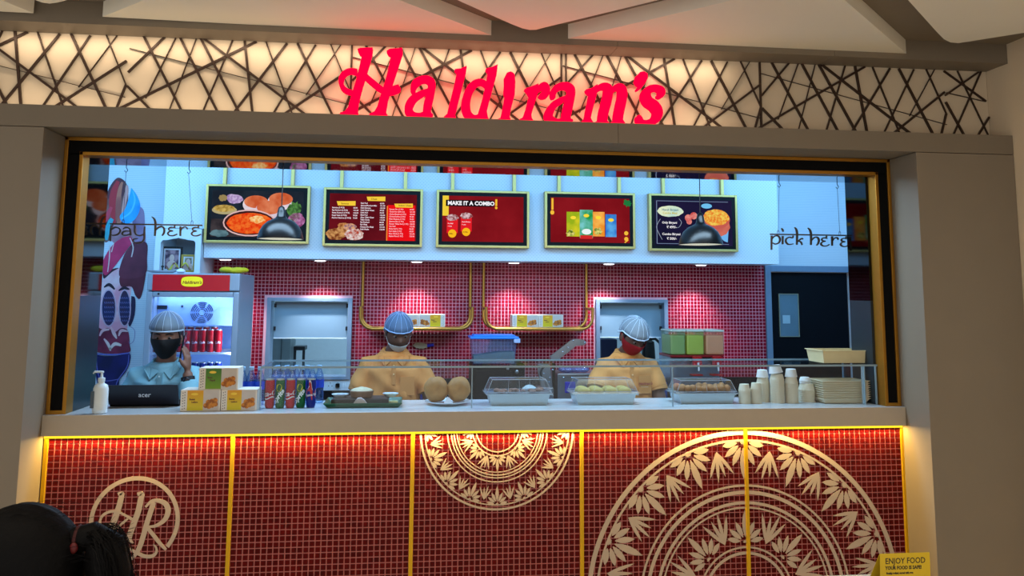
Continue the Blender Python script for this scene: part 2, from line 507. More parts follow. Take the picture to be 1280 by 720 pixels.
# blocks beside the opening, faced with tinted mirror glass
struct(MB().box(-2.2 * K, -1.290 * K, 3.5605 * K, 3.80 * K, 0, 2.7 * K).build('wall_left', m_white))
struct(MB().box(2.046 * K, 3.15 * K, 3.5605 * K, 3.74 * K, 0, 2.7 * K).build('wall_side_right', m_white))
m_teal = mat('dark_teal_laminate', (22, 40, 48), .35)
struct(MB().box(-1.2895 * K, -1.276 * K, 3.5605 * K, 3.80 * K, 1.492 * K, ZC - .001).build('trim_4', m_dark))
struct(MB().box(-1.2895 * K, -1.276 * K, 3.5605 * K, 3.80 * K, ZT + .001, 1.4915 * K).build('trim_7', m_teal))
struct(MB().box(2.0325 * K, 2.0455 * K, 3.5605 * K, 3.74 * K, 1.492 * K, ZC - .001).build('trim_5', m_dark))
struct(MB().box(2.0325 * K, 2.0455 * K, 3.5605 * K, 3.74 * K, ZT + .001, 1.4915 * K).build('trim_8', m_teal))
struct(MB().box(-1.289 * K, 2.045 * K, 3.5605 * K, 3.60 * K, 2.06 * K, 2.7 * K).build('wall_front', m_white))
# kitchen shell
struct(MB().box(-2.2 * K, -2.05 * K, 3.801 * K, 5.6 * K, 0, 2.7 * K).build('wall_kitchen_left', m_white))
struct(MB().box(3.0 * K, 3.15 * K, 3.741 * K, 5.6 * K, 0, 2.7 * K).build('wall_kitchen_right', m_white))
struct(MB().box(-1.2895 * K, 2.0455 * K, 3.601 * K, 4.15 * K, ZC, ZC + .03).box(-2.045 * K, -1.2905 * K, 3.801 * K, 4.15 * K, ZC, ZC + .03).box(2.0465 * K, 2.995 * K, 3.741 * K, 4.15 * K, ZC, ZC + .03).build('ceiling_glossy', m_soff))
struct(MB().box(-2.2 * K, 3.15 * K, 3.56 * K, 7.0 * K, 2.701 * K, 2.701 * K + .05).build('ceiling_kitchen', m_white))
# back wall with two hatches and a door opening
W1 = (P(335, 372, YT), P(438, 474, YT)); W2 = (P(744, 374, YT), P(835, 471, YT))
w1 = (W1[0].x, W1[1].x, W1[1].z, W1[0].z); w2 = (W2[0].x, W2[1].x, W2[1].z, W2[0].z)
XD0, ZD = P(957.5, 420, YT).x, PZ(1000, 332.5, YT)
bw = MB(); y0, y1 = YT + .004, YT + .12
bw.box(-2.05 * K, w1[0], y0, y1, 0, 2.7 * K).box(w1[1], w2[0], y0, y1, 0, 2.7 * K).box(w2[1], XD0, y0, y1, 0, 2.7 * K).box(XD0, 3.0 * K, y0, y1, ZD, 2.7 * K)
for w in (w1, w2): bw.box(w[0], w[1], y0, y1, 0, w[2]).box(w[0], w[1], y0, y1, w[3], 2.7 * K)
wb = struct(bw.build('wall_back', m_line))
# bulkhead carrying the menu screens
xb0, xb1 = PX(203, YB, 300), PX(973, YB, 300)
zbk = PZ(600, 326, YB)
nxr, nzt = PX(251.5, 5.14 * K, 320), PZ(225, 284.5, 5.14 * K)
bk = struct(MB().box(xb0, nxr, YB, YT + .003, nzt, 2.7 * K).box(nxr, xb1, YB, YT + .003, zbk, 2.7 * K).build('wall_bulkhead', m_perf))
# mosaic tiles: red tiles on pale pink grout
m_grout = mat('pale_pink_grout', (200, 120, 114), 0.8, var=0.05)
m_tile = mat('deep_red_mosaic', (128, 12, 22), 0.3, var=0.0, spec=.12)
nt = m_tile.node_tree; oi = nt.nodes.new('ShaderNodeTexWhiteNoise'); ge = nt.nodes.new('ShaderNodeTexCoord'); sn = nt.nodes.new('ShaderNodeVectorMath'); sn.operation = 'SNAP'
sn.inputs[1].default_value = (0.0252, 10, 0.0252); nt.links.new(ge.outputs['Object'], sn.inputs[0]); nt.links.new(sn.outputs[0], oi.inputs['Vector'])
mr = nt.nodes.new('ShaderNodeMixRGB'); mr.inputs[1].default_value = rgb(66, 5, 6); mr.inputs[2].default_value = rgb(92, 9, 9)
nt.links.new(oi.outputs['Value'], mr.inputs[0]); nt.links.new(mr.outputs[0], nt.nodes['Principled BSDF'].inputs['Base Color'])
m_tile_blue_lit = m_tile.copy(); m_tile_blue_lit.name = 'blue_lit_mosaic'  # same tile, with the kitchen's blue light put into its colour
for n_ in m_tile_blue_lit.node_tree.nodes:
    if n_.type == 'MIX_RGB' and abs(n_.inputs[1].default_value[0] - lin(66)) < 1e-4: n_.inputs[1].default_value = rgb(122, 10, 32); n_.inputs[2].default_value = rgb(152, 18, 44)
m_grout2 = mat('pink_grout', (236, 178, 190), 0.8, var=0.05)


def tiles(x0, x1, z0, z1, yface, holes=(), pitch=0.0252, gap=0.0040):
    mb = MB(); nx = int(round((x1 - x0) / pitch)); nz = int(round((z1 - z0) / pitch)); px_, pz_ = (x1 - x0) / nx, (z1 - z0) / nz
    t = 0.0035; e = 0.0008
    for i in range(nx):
        for j in range(nz):
            a, b = x0 + i * px_ + gap / 2, x0 + (i + 1) * px_ - gap / 2; c0, d = z1 - (j + 1) * pz_ + gap / 2, z1 - j * pz_ - gap / 2
            if any(b > h[0] and a < h[1] and d > h[2] and c0 < h[3] for h in holes): continue
            y = yface
            mb.add([(a, y, c0), (b, y, c0), (b, y, d), (a, y, d), (a + e, y - t, c0 + e), (b - e, y - t, c0 + e), (b - e, y - t, d - e), (a + e, y - t, d - e)],
                   [(4, 7, 6, 5), (0, 4, 5, 1), (1, 5, 6, 2), (2, 6, 7, 3), (3, 7, 4, 0)])
    mb.noflip = True
    return mb


tx0, tx1, tz0, tz1 = PX(250, YT, 400), PX(957, YT, 400), PZ(600, 473, YT), zbk + .06
tg = MB(); y0, y1 = YT, YT + .0035
tg.box(tx0, w1[0], y0, y1, tz0, tz1).box(w1[1], w2[0], y0, y1, tz0, tz1).box(w2[1], tx1, y0, y1, tz0, tz1)
for w in (w1, w2): tg.box(w[0], w[1], y0, y1, w[3], tz1)
tg.build('grout_bed', m_grout2, wb)
o = tiles(tx0, tx1, tz0, tz1, YT, holes=(w1, w2), gap=.0036).build('mosaic_tiles', m_tile_blue_lit, wb); o['kind'] = 'stuff'
MB().box(tx0, tx1, YT - .002, YT + .003, .0, tz0).build('granite_upstand', mat('black_granite', (14, 15, 18), 0.2), wb)
# hatches with frosted sashes
m_steel = mat('blue_grey_aluminium', (120, 142, 165), 0.4, 0.35)
m_frost = mat('frosted_glass', (120, 150, 168), 0.35, var=0.05, scale=3)
m_room = mat('white_back_room', (214, 222, 228), 0.6)


def hatch(w, n, top_px, pane_y, extra):
    f = .026 * K
    t = struct(MB().box(w[0], w[0] + f, YT - .03, YT + .12, w[2], w[3], .002).box(w[1] - f, w[1], YT - .03, YT + .12, w[2], w[3], .002)
               .box(w[0] + f, w[1] - f, YT - .03, YT + .12, w[3] - f * .8, w[3], .002).box(w[0] + f, w[1] - f, YT - .03, YT + .12, w[2], w[2] + f * .8, .002).build('window_%d' % n, m_steel))
    zm = PZ((top_px), pane_y, YT + .05)
    MB().box(w[0] + f + .012, w[1] - f - .008, YT + .045, YT + .053, zm, w[3] - f * .8 - .004, .001).build('frosted_pane', m_frost, t)
    MB().box(w[0] + f + .012, w[1] - f - .008, YT + .040, YT + .058, zm - .006, zm).build('pane_edge', cm((220, 235, 245), 0.2), t)
    for xx in (w[0] + f + .010, w[1] - f - .018):
        for zz in (w[3] - f * .8 - .045, zm + .05):
            MB().box(xx, xx + .016, YT + .03, YT + .062, zz, zz + .028, .002).build('pane_hinge', cm((40, 44, 50), 0.4, 0.5), t)
    return t


hatch(w1, 1, 388, 422, 0); hatch(w2, 2, 790, 421, 0)
rx0, rx1 = w1[0] - .35, w2[1] + .3
struct(MB().box(rx0, rx1, YT + .13, 7.0 * K, .80 * K, .82 * K).box(rx0, rx1, 6.9 * K, 7.0 * K, .82 * K, 2.2 * K).box(rx0, rx0 + .05, YT + .13, 6.9 * K, .82 * K, 2.2 * K)
       .box(rx1 - .05, rx1, YT + .13, 6.9 * K, .82 * K, 2.2 * K).box(rx0, rx1, YT + .13, 6.9 * K, 2.15 * K, 2.2 * K).build('wall_back_room', m_room))
area('back_room_lamp', (0.3, 6.3 * K, 2.14 * K), 2.5, 0.6, 17, (0.50, 0.80, 1.0))
t = thing('back_room_cabinet', 'grey cabinet seen through lower part of the left hatch', 'cabinet', (PX(350, 6.3 * K, 440), 6.4 * K, .82 * K + .001))
q0, q1 = P(334, 424, 6.3 * K), P(362, 460, 6.3 * K)
MB().box(q0.x, q1.x, 6.3 * K, 6.6 * K, .82 * K + .001, q0.z + .1, .004).build('cabinet_body', cm((110, 122, 126), .5), t)
MB().box((q0.x * .4 + q1.x * .6), (q0.x * .4 + q1.x * .6) + .006, 6.3 * K - .003, 6.3 * K - .0005, .84 * K, q0.z + .09).build('door_joint', cm((60, 66, 70), .5), t)
t = thing('back_room_trolley', 'dark trolley frame beside the grey cabinet beyond left hatch', 'trolley', (PX(374, 6.35 * K, 440), 6.4 * K, .82 * K + .001))
q0, q1 = P(367, 433, 6.35 * K), P(381, 438, 6.35 * K)
MB().box(q0.x, q1.x, 6.35 * K, 6.5 * K, q1.z, q0.z, .004).build('shelf', cm((16, 18, 22), .4), t)
for xx in (q0.x, q1.x - .02): MB().box(xx, xx + .02, 6.36 * K, 6.36 * K + .02, .82 * K + .001, q1.z, .002).build('leg', cm((16, 18, 22), .4), t)
t = thing('navy_crate', 'dark navy crate seen through right hatch behind red-masked worker', 'crate', (PX(757, 6.2 * K, 430), 6.3 * K, .82 * K + .001))
q0, q1 = P(751, 424, 6.2 * K), P(772, 440, 6.2 * K)
MB().box(q0.x, q1.x, 6.2 * K, 6.4 * K, .82 * K + .001, q0.z, .012).build('crate_body', cm((18, 26, 60), .4), t)
t = thing('black_kettle', 'black kettle with curved handle beyond the right hatch', 'kettle', (PX(815, 6.2 * K, 430), 6.3 * K, .82 * K + .001))
q0 = P(815, 425, 6.2 * K)
MB().lathe([(.06, .82 * K + .001), (.07, 1.0), (.05, q0.z - .02), (.01, q0.z)], (q0.x, 6.3 * K, 0), 20).build('kettle_body', cm((16, 17, 20), .3), t, 50)
MB().tube([(q0.x, 6.3 * K, q0.z), (q0.x + .06, 6.3 * K, q0.z + .005), (q0.x + .10, 6.3 * K, q0.z - .03), (q0.x + .11, 6.3 * K, q0.z - .09)], .012, 8).build('handle', cm((16, 17, 20), .3), t, 50)
# door on the right
m_door = mat('dark_navy_door', (5, 8, 15), 0.5, var=0.1, spec=.15)
dr = struct(MB().box(XD0, XD0 + .045, YT - .02, YT + .12, 0, ZD, .002).box(XD0 + .045, 2.99 * K, YT - .02, YT + .12, ZD - .045, ZD, .002).build('door_1', m_steel))
lf = MB().box(XD0 + .047, 2.99 * K, YT + .03, YT + .075, 0.01, ZD - .047, .002).build('door_leaf', m_door, dr)
a, b = P(973.5, 368, YT + .03), P(998, 420, YT + .03)
MB().box(a.x, b.x, YT + .024, YT + .03, b.z, a.z).build('vision_pane', mat('grey_vision_glass', (92, 118, 132), 0.08, var=0.25, scale=4), dr)
MB().box(a.x - .006, a.x, YT + .018, YT + .03, b.z - .006, a.z + .006).box(b.x, b.x + .006, YT + .018, YT + .03, b.z - .006, a.z + .006).box(a.x, b.x, YT + .018, YT + .03, a.z, a.z + .006).box(a.x, b.x, YT + .018, YT + .03, b.z - .006, b.z).build('pane_frame', cm((150, 150, 130), 0.4, 0.5), dr)
MB().box((a.x * .85 + b.x * .15), (a.x * .45 + b.x * .55), YT + .021, YT + .024, b.z + .3 * (a.z - b.z), b.z + .5 * (a.z - b.z)).build('pane_sticker', cm((150, 176, 186)), dr)

# ---------------------------------------------------------------- service counter
wt = struct(MB().box(XL + .001, XR - .001, YS, 3.86 * K, ZS, ZT, .002).build('trim_6', [m_top, m_topf]))
me = wt.data
for p in me.polygons:
    if p.normal.y < -0.5: p.material_index = 1
bars = [PX(x, 3.5 * K, 560) for x in (57, 291, 516, 727, 932)] + [XR - .004]
bars[0] = XL + .012
cf = struct(MB().box(XL + .001, XR - .001, 3.505 * K, 3.56 * K, 0, ZS - .001).build('wall_counter_front', m_grout))
m_bar = mat('yellow_gold_bar', (214, 168, 20), 0.32, 0.35)
ztop = ZS - .0135
for i in range(5):
    o = tiles(bars[i] + .008, bars[i + 1] - .008, .05, ztop, 3.505 * K - .0002, gap=.0042).build('mosaic_tiles', m_tile, cf); o['kind'] = 'stuff'
for i, xb_ in enumerate(bars):
    MB().box(xb_ - .0085, xb_ + .0085, 3.494 * K, 3.505 * K - .0005, .02, ztop, .002).build('divider_bar', m_bar, cf)
MB().box(XL + .003, XR - .003, 3.492 * K, 3.504 * K, ztop, ZS - .002, .001).build('lit_profile', emi('warm_led_profile', (255, 214, 40), 1.5), cf)
struct(MB().box(XL + .001, XR - .001, 3.560 * K + .001, 3.84 * K, 0, ZS - .002).build('wall_counter_body', m_white))

struct(MB().box(XL + .002, XR - .002, 3.498 * K, 3.505 * K - .0005, .0005, .048, .003).build('baseboard_front', m_lam2))
# print on the mosaic: mandalas and monogram, a thin cream transfer over the tiles
m_print = mat('cream_transfer', (184, 166, 150), 0.7)
YQ = 3.505 * K - .0046
QN = [0]


def ring(mb, cx, cz, r0, r1, a0=0, a1=360, n=96, clip=None):
    for i in range(n):
        t0, t1 = math.radians(a0 + (a1 - a0) * i / n), math.radians(a0 + (a1 - a0) * (i + 1) / n)
        q = [(cx + r * math.cos(t), cz + r * math.sin(t)) for r, t in ((r0, t0), (r1, t0), (r1, t1), (r0, t1))]
        quad(mb, q, clip)


def quad(mb, q, clip):
    if clip:
        q = clippoly(q, clip)
        if len(q) < 3: return
    QN[0] += 1; e = .00004 * (QN[0] % 17)
    mb.prism([(x, YQ, z) for x, z in q], (0, -.0005 - e, 0))


def clippoly(q, c):
    for ax, lim, sg in ((0, c[0], 1), (0, c[1], -1), (1, c[2], 1), (1, c[3], -1)):
        out = []
        for i in range(len(q)):
            a, b = q[i], q[(i + 1) % len(q)]; da, db = (a[ax] - lim) * sg, (b[ax] - lim) * sg
            if da >= 0: out.append(a)
            if (da >= 0) != (db >= 0):
                t = da / (da - db); out.append((a[0] + (b[0] - a[0]) * t, a[1] + (b[1] - a[1]) * t))
        q = out
        if len(q) < 3: return []
    return q


def petal(mb, bx, bz, ang, ln, w, clip, off=0.0):
    ca, sa = math.cos(ang), math.sin(ang); L = []
    for t, ww in ((0, .12), (.25, .8), (.5, 1), (.75, .75), (1, 0)):
        L.append((off + t * ln, ww * w / 2))
    q = [(u, v) for u, v in L] + [(u, -v) for u, v in L[::-1][1:]]
    quad(mb, [(bx + u * ca - v * sa, bz + u * sa + v * ca) for u, v in q], clip)


def fan(mb, cx, cz, r, th, inward, s, clip, big):
    bx, bz = cx + r * math.cos(th), cz + r * math.sin(th); ax = th + PI if inward else th
    n = 7
    for i in range(n):
        d = (i - 3) * math.radians(26); ln = s * (1.0 - .09 * abs(i - 3)) * (1.4 if i == 3 else 1)
        petal(mb, bx, bz, ax + d, ln * .80, s * (.26 if i == 3 else .22), clip, off=s * .24)
    for k in range(5):     # little seed head
        d = (k - 2) * math.radians(36); petal(mb, bx, bz, ax + d, s * .13, s * .06, clip)


def tulip(mb, cx, cz, r, th, inward, s, clip):
    bx, bz = cx + r * math.cos(th), cz + r * math.sin(th); ax = th + PI if inward else th
    for d, l in ((-.46, .95), (-.14, 1.05), (.16, .9), (.50, 1.0)): petal(mb, bx, bz, ax + d, s * l, s * .125, clip)


def mandala(cx, cz, R_, rings, n_out, clip, s, ph=0.0):
    mb = MB()
    for a_, b_ in rings: ring(mb, cx, cz, a_ * R_, b_ * R_, n=120, clip=clip)
    for i in range(n_out):
        th = 2 * PI * i / n_out + ph
        fan(mb, cx, cz, .925 * R_, th, True, s, clip, True)
        tulip(mb, cx, cz, .88 * R_, th + PI / n_out, True, s * 1.05, clip)
    for i in range(n_out // 2):
        th = 4 * PI * i / n_out + ph
        fan(mb, cx, cz, .325 * R_, th + 0, False, s * .85, clip, True)
        tulip(mb, cx, cz, .34 * R_, th + 2 * PI / n_out, False, s * 1.1, clip)
    return mb


RG = [(.965, .993), (.925, .938), (.655, .668), (.61, .632), (.55, .568), (.525, .535), (.292, .303), (.255, .272)]
mandala(1.406 * K, .2845 * K, .6727 * K, RG, 16, (bars[3] + .009, bars[5] - .009, .02, ztop), .112 * K, ph=PI / 2).build('mandala_print', m_print, cf)
RS = [(.975, 1.0), (.925, .94), (.64, .655), (.59, .605), (.555, .572), (.52, .532), (.315, .33), (.265, .28)]
mandala(.378 * K, .9654 * K, .3117 * K, RS, 16, (bars[2] + .009, bars[3] - .009, .02, ztop), .052 * K, ph=-PI / 2).build('mandala_print', m_print, cf)
hr = MB(); hx, hz, hrr = -1.0017 * K, .6469 * K, .1644 * K
ring(hr, hx, hz, hrr * .905, hrr * 1.0, -38, 250, 90)


HN = [1]


def fz1(x, y):
    p = P(x / 3.6, 520 + y / 3.6, YQ); return Vector((p.x, YQ, p.z))


for st in ([(530, 352, 14), (550, 348, 18), (546, 365, 24), (535, 410, 26), (512, 475, 28), (500, 505, 26), (490, 548, 18)],
           [(492, 530, 8), (462, 505, 10), (450, 475, 12), (462, 448, 12), (490, 432, 12), (525, 430, 11), (560, 445, 11), (595, 465, 14)],
           [(500, 512, 8), (535, 495, 11), (575, 462, 9)],
           [(618, 352, 16), (640, 350, 20), (634, 375, 25), (622, 430, 26), (600, 490, 26), (582, 545, 24), (588, 562, 16), (600, 572, 6)],
           [(655, 410, 10), (680, 385, 14), (710, 380, 18), (745, 395, 24), (757, 428, 25), (740, 468, 20), (700, 494, 14), (662, 498, 9)],
           [(692, 388, 22), (680, 425, 23), (662, 480, 23), (645, 540, 23), (628, 590, 22), (600, 635, 14), (552, 665, 9)],
           [(662, 500, 16), (690, 535, 18), (722, 575, 17), (748, 602, 12)],
           [(530, 580, 6), (570, 592, 10), (610, 612, 15), (650, 630, 17), (685, 630, 16), (704, 612, 12), (702, 590, 9), (690, 578, 5)]):
    YO = .00015 * HN[0]; HN[0] += 1
    add_stroke(hr, st, fz1, (0, -.0006 - YO, 0))
hr.build('monogram_print', m_print, cf)
# ================================================================ sign over the beam
m_red = emi('red_led_face', (255, 0, 44), 2.2)
sg = thing('letter_sign', 'large glowing red script letter sign standing on the beam over the counter', 'sign', (P(600, 146, YP).x, YP + .03, 2.2 * K))


def letter(name, polys, strokes, ox, oy, sc_=5.565):
    f = lambda x, y: (lambda p: Vector((p.x, YP + .055, p.z + .004)))(P(ox + x / sc_, oy + y / sc_, YP + .005))
    mb = MB()
    for q in polys: mb.prism([f(*p) for p in q], (0, -.05, 0))
    for st in strokes: add_stroke(mb, st, f, (0, -.049, 0))
    return mb.build(name, m_red, sg)


letter('capital_letter', [[(205, 68), (225, 60), (310, 57), (306, 95), (285, 170), (262, 250), (240, 320), (218, 400), (205, 470), (206, 505), (216, 530), (80, 525), (85, 510), (118, 500), (140, 472), (165, 380), (198, 270), (225, 160), (236, 108), (218, 96)],
                          [(408, 80), (430, 66), (516, 60), (519, 90), (500, 150), (470, 240), (440, 330), (415, 420), (404, 490), (406, 515), (418, 535), (285, 530), (290, 518), (322, 502), (342, 470), (365, 390), (398, 290), (425, 180), (438, 112), (420, 100)]],
       [[(200, 222, 34), (150, 215, 28), (105, 240, 30), (88, 285, 32), (100, 330, 32), (130, 355, 30), (170, 365, 20)],
        [(235, 225, 30), (270, 262, 34), (320, 305, 36), (365, 340, 34), (410, 362, 32), (455, 358, 30), (488, 345, 28), (500, 335, 16)], [(440, 335, 14), (478, 328, 22), (494, 322, 16)]], 410, 50)
letter('letter', [], [[(598, 372, 22), (592, 340, 38), (610, 300, 46), (655, 275, 42), (700, 278, 46), (722, 310, 52), (712, 380, 56), (695, 450, 58), (690, 500, 54), (712, 525, 36), (728, 520, 14)],
                      [(700, 350, 20), (655, 372, 34), (600, 405, 48), (568, 450, 56), (562, 495, 56), (590, 525, 46), (640, 530, 38), (690, 505, 26)]], 410, 50)
letter('letter', [[(883, 208), (925, 203), (966, 184), (958, 240), (935, 330), (912, 420), (892, 500), (882, 520), (892, 556), (800, 550), (806, 540), (828, 520), (850, 430), (880, 310), (898, 225)]], [], 410, 50)
letter('letter', [[(1100, 203), (1140, 195), (1181, 174), (1172, 250), (1150, 330), (1125, 420), (1105, 500), (1112, 545), (1125, 560), (1060, 560), (1050, 500), (1080, 400), (1105, 290), (1115, 225)]],
       [[(1110, 320, 30), (1075, 295, 34), (1030, 300, 42), (990, 345, 54), (965, 410, 58), (960, 470, 58), (975, 520, 52), (1010, 545, 40), (1045, 540, 36), (1080, 500, 24)]], 410, 50)
letter('letter', [[(62, 205), (75, 178), (105, 168), (128, 185), (135, 240), (130, 330), (112, 400), (98, 455), (95, 485), (110, 516), (5, 512), (10, 502), (35, 490), (50, 430), (66, 340), (58, 300), (62, 258)]], [], 620, 60)
letter('letter', [[(202, 288), (240, 275), (295, 252), (300, 292), (272, 380), (246, 470), (250, 495), (266, 516), (163, 512), (165, 500), (190, 488), (214, 420), (236, 335), (222, 310)]],
       [[(272, 320, 24), (300, 285, 34), (335, 262, 44), (352, 285, 48), (348, 318, 50), (325, 335, 34), (305, 325, 18)]], 620, 60)
letter('letter', [], [[(405, 352, 22), (400, 325, 36), (418, 285, 42), (460, 264, 40), (505, 268, 46), (528, 300, 50), (516, 370, 56), (500, 440, 58), (494, 485, 54), (515, 510, 36), (535, 505, 14)],
                      [(505, 340, 20), (462, 362, 34), (410, 395, 46), (378, 440, 56), (370, 480, 54), (395, 508, 44), (440, 515, 36), (490, 490, 26)]], 620, 60)
letter('letter', [[(628, 292), (665, 285), (706, 256), (712, 280), (690, 370), (668, 450), (660, 492), (680, 528), (598, 525), (600, 512), (622, 492), (640, 400), (655, 325), (636, 310)], [(690, 520), (720, 505), (770, 505), (792, 530)], [(803, 520), (832, 505), (885, 505), (903, 533)]],
       [[(680, 330, 24), (712, 285, 34), (750, 266, 40), (782, 280, 54), (784, 330, 60), (768, 400, 62), (752, 460, 60), (745, 515, 58)],
        [(790, 330, 24), (825, 285, 34), (858, 270, 40), (882, 290, 54), (884, 340, 60), (870, 410, 62), (858, 470, 60), (855, 520, 58)]], 620, 60)
letter('apostrophe', [[(975, 232), (985, 192), (1005, 172), (1030, 168), (1055, 182), (1056, 215), (1038, 250), (1010, 285), (988, 298), (985, 285), (1002, 262), (990, 258)]], [], 620, 60)
letter('letter', [], [[(1128, 335, 16), (1150, 330, 40), (1158, 300, 42), (1125, 278, 36), (1075, 288, 48), (1048, 325, 62), (1062, 370, 64), (1108, 405, 66), (1132, 450, 62), (1112, 500, 56), (1060, 525, 42), (1015, 522, 42), (1000, 492, 40), (1000, 472, 18)]], 620, 60)
# ================================================================ menu screens
LT = [0]


def flat(name, polys, m, parent, Yp):
    LT[0] += 1
    mb = MB()
    for q in polys: mb.prism([(x, Yp, z) for x, z in q], (0, -.0012, 0))
    return mb.build(name, m, parent)


def screen(i, tl, br, posts, label):
    a, b = P(tl[0], tl[1], YB - .05), P(br[0], br[1], YB - .05)
    x0, x1, z0, z1 = a.x, b.x, b.z, a.z
    t = thing('menu_screen', label, 'menu screen', ((x0 + x1) / 2, YB, z0), 'menu screens along the bulkhead')
    fw_ = .017
    for bx in ((x0, x0 + fw_, z0, z1), (x1 - fw_, x1, z0, z1), (x0 + fw_, x1 - fw_, z0, z0 + fw_), (x0 + fw_, x1 - fw_, z1 - fw_, z1)):
        MB().box(bx[0], bx[1], YB - .055, YB - .001, bx[2], bx[3], .003).build('frame_bar', m_gold2, t)
    for px in posts:
        xx = PX(px, YB - .03, 222); MB().box(xx - .0115, xx + .0115, YB - .035, YB - .002, z1 + .0005, 2.55 * K, .002).build('hanging_post', m_gold2, t)
    MB().box(x0 + fw_, x1 - fw_, YB - .05, YB - .0015, z0 + fw_, z1 - fw_).build('bezel', cm((8, 9, 12), 0.5, spec=.15), t)
    m_ = .024
    dx0, dx1, dz0, dz1 = x0 + fw_ + m_, x1 - fw_ - m_, z0 + fw_ + m_, z1 - fw_ - m_
    return t, (lambda u, v: (dx0 + u * (dx1 - dx0), dz1 - v * (dz1 - dz0))), (dx0, dx1, dz0, dz1)


YD = YB - .0502


def rect(U, u0, v0, u1, v1): return [U(u0, v0), U(u1, v0), U(u1, v1), U(u0, v1)]


def disc(U, u, v, r, asp=1.0, n=22, a0=0, a1=360, wob=0, seed=0):
    rd = random.Random(seed); (ax, az), (bx_, bz_) = U(0, 0), U(1, 1); W_ = abs(bx_ - ax); cx, cz = U(u, v)
    return [(cx + r * W_ * math.cos(math.radians(a0 + (a1 - a0) * k / n)) * (1 + wob * rd.uniform(-1, 1)), cz + r * W_ * asp * math.sin(math.radians(a0 + (a1 - a0) * k / n)) * (1 + wob * rd.uniform(-1, 1))) for k in range(n)]


def stext(t, U, s, u, v, size, col, lay=3, bold=.0006, name='menu_text', space=1.0, shear=0.0):
    mb = MB(); x, z = U(u, v)
    add_text(mb, s, size, lambda a, b, c_: Vector((x + a, YD - .0012 * lay - .0004, z + b)), bold=bold, space=space, shear=shear)
    mb.build(name, ce(col), t)


# 1: dish photograph
t, U, D = screen(0, (258, 229.5), (385.5, 305), (281, 366), 'leftmost wall screen, photo of red curry bowl with buns on dark table')
mb_ = lambda *a: None
L1 = YD
flat('picture', [rect(U, 0, 0, 1, 1)], ce((34, 44, 56), 1, (26, 34, 46), 8), t, L1)
flat('picture', [rect(U, 0, .62, .5, 1)], ce((64, 58, 62), 1, (40, 36, 42), 14), t, L1 - .0012)
flat('picture', [disc(U, .25, .19, .085, .6, wob=.08), disc(U, .21, .14, .05, .6)], ce((150, 120, 176), 1, (196, 176, 214), 60), t, L1 - .0024)
flat('picture', [disc(U, .12, .17, .045, .8, wob=.15)], ce((150, 130, 84)), t, L1 - .0024)
flat('picture', [disc(U, .14, .43, .135, .36)], ce((176, 164, 120)), t, L1 - .0024)
flat('picture', [disc(U, .14, .39, .115, .34, wob=.12, seed=3)], ce((206, 176, 96), 1, (150, 120, 50), 50), t, L1 - .0036)
for u, v, r in ((.74, .17, .135), (.47, .24, .135), (.62, .36, .145)):
    flat('picture', [disc(U, u, v + .06, r, .75)], ce((208, 190, 206), 1, (232, 220, 226), 10), t, L1 - .0024 - .0012 * (r > .14))
    flat('picture', [disc(U, u + .01, v - .0, r * .97, .55)], ce((196, 84, 46), 1, (222, 130, 90), 10), t, L1 - .0036 - .0012 * (r > .14))
flat('picture', [disc(U, .9, .42, .07, 1.6, wob=.3, seed=5)], ce((84, 138, 70), 1, (32, 60, 36), 50), t, L1 - .0050)
flat('picture', [disc(U, .93, .62, .09, .9, wob=.1, seed=6)], ce((130, 60, 110), 1, (190, 130, 180), 40), t, L1 - .0050)
flat('picture', [disc(U, .42, .70, .29, .52)], ce((220, 180, 180)), t, L1 - .0060)
flat('picture', [disc(U, .42, .70, .275, .49)], ce((60, 30, 30)), t, L1 - .0072)
flat('picture', [disc(U, .43, .71, .255, .46, wob=.03)], ce((222, 50, 14), 1, (240, 112, 40), 45), t, L1 - .0084)
flat('picture', [disc(U, .50, .62, .085, .5, wob=.2, seed=9)], ce((246, 214, 150), 1, (240, 160, 80), 60), t, L1 - .0096)
flat('picture', [disc(U, .1, .93, .1, .4, wob=.15, seed=4)], ce((96, 130, 140), 1, (60, 90, 100), 20), t, L1 - .0036)
# 2: menu list
m_mar = ce((88, 14, 24), 1, (104, 18, 28), 6)
t, U, D = screen(1, (405, 233.8), (527.5, 309), (427.4, 507), 'wall screen with three-column price list on maroon, second from left')
flat('picture', [rect(U, 0, 0, 1, 1)], m_mar, t, L1)
flat('picture', [rect(U, .665, .23, .985, 1)], ce((232, 16, 24)), t, L1 - .0012)
flat('picture', [rect(U, .655, .25, .668, 1)], ce((240, 130, 50)), t, L1 - .0024)
for u0, v0, v1, s in ((.08, .16, .26, 'Samosa'), (.42, .05, .15, 'Chaat'), (.74, .19, .28, 'Indori Chaat')):
    flat('picture', [[U(u0, v0 + .01), U(u0 + .215, v0), U(u0 + .215, v1), U(u0 + .015, v1)]], ce((244, 202, 60)), t, L1 - .0036)
    stext(t, U, s, u0 + .05, v1 - .025, .017, (90, 50, 20), 5, .0002)
col1 = ['Samosa (2 PCS)', 'Raj Kachori (2 PCS)', 'Pyaaz Kachori (2 PCS)', 'Kanji Vada (2 PCS)', 'Kachori Samosa (2 PCS)']
col2 = ['Pani Puri', 'Samosa/Kachori Mix', 'Dahi Samosa', 'Dahi Papdi Chaat', 'Dahi Puri', 'Bhel Puri', 'Aloo Tikki Chaat', 'Tikki Chole', 'Raj Kachori', 'Pav Bhaji', 'Cheese Pav Bhaji', 'Dahi Bhalla']
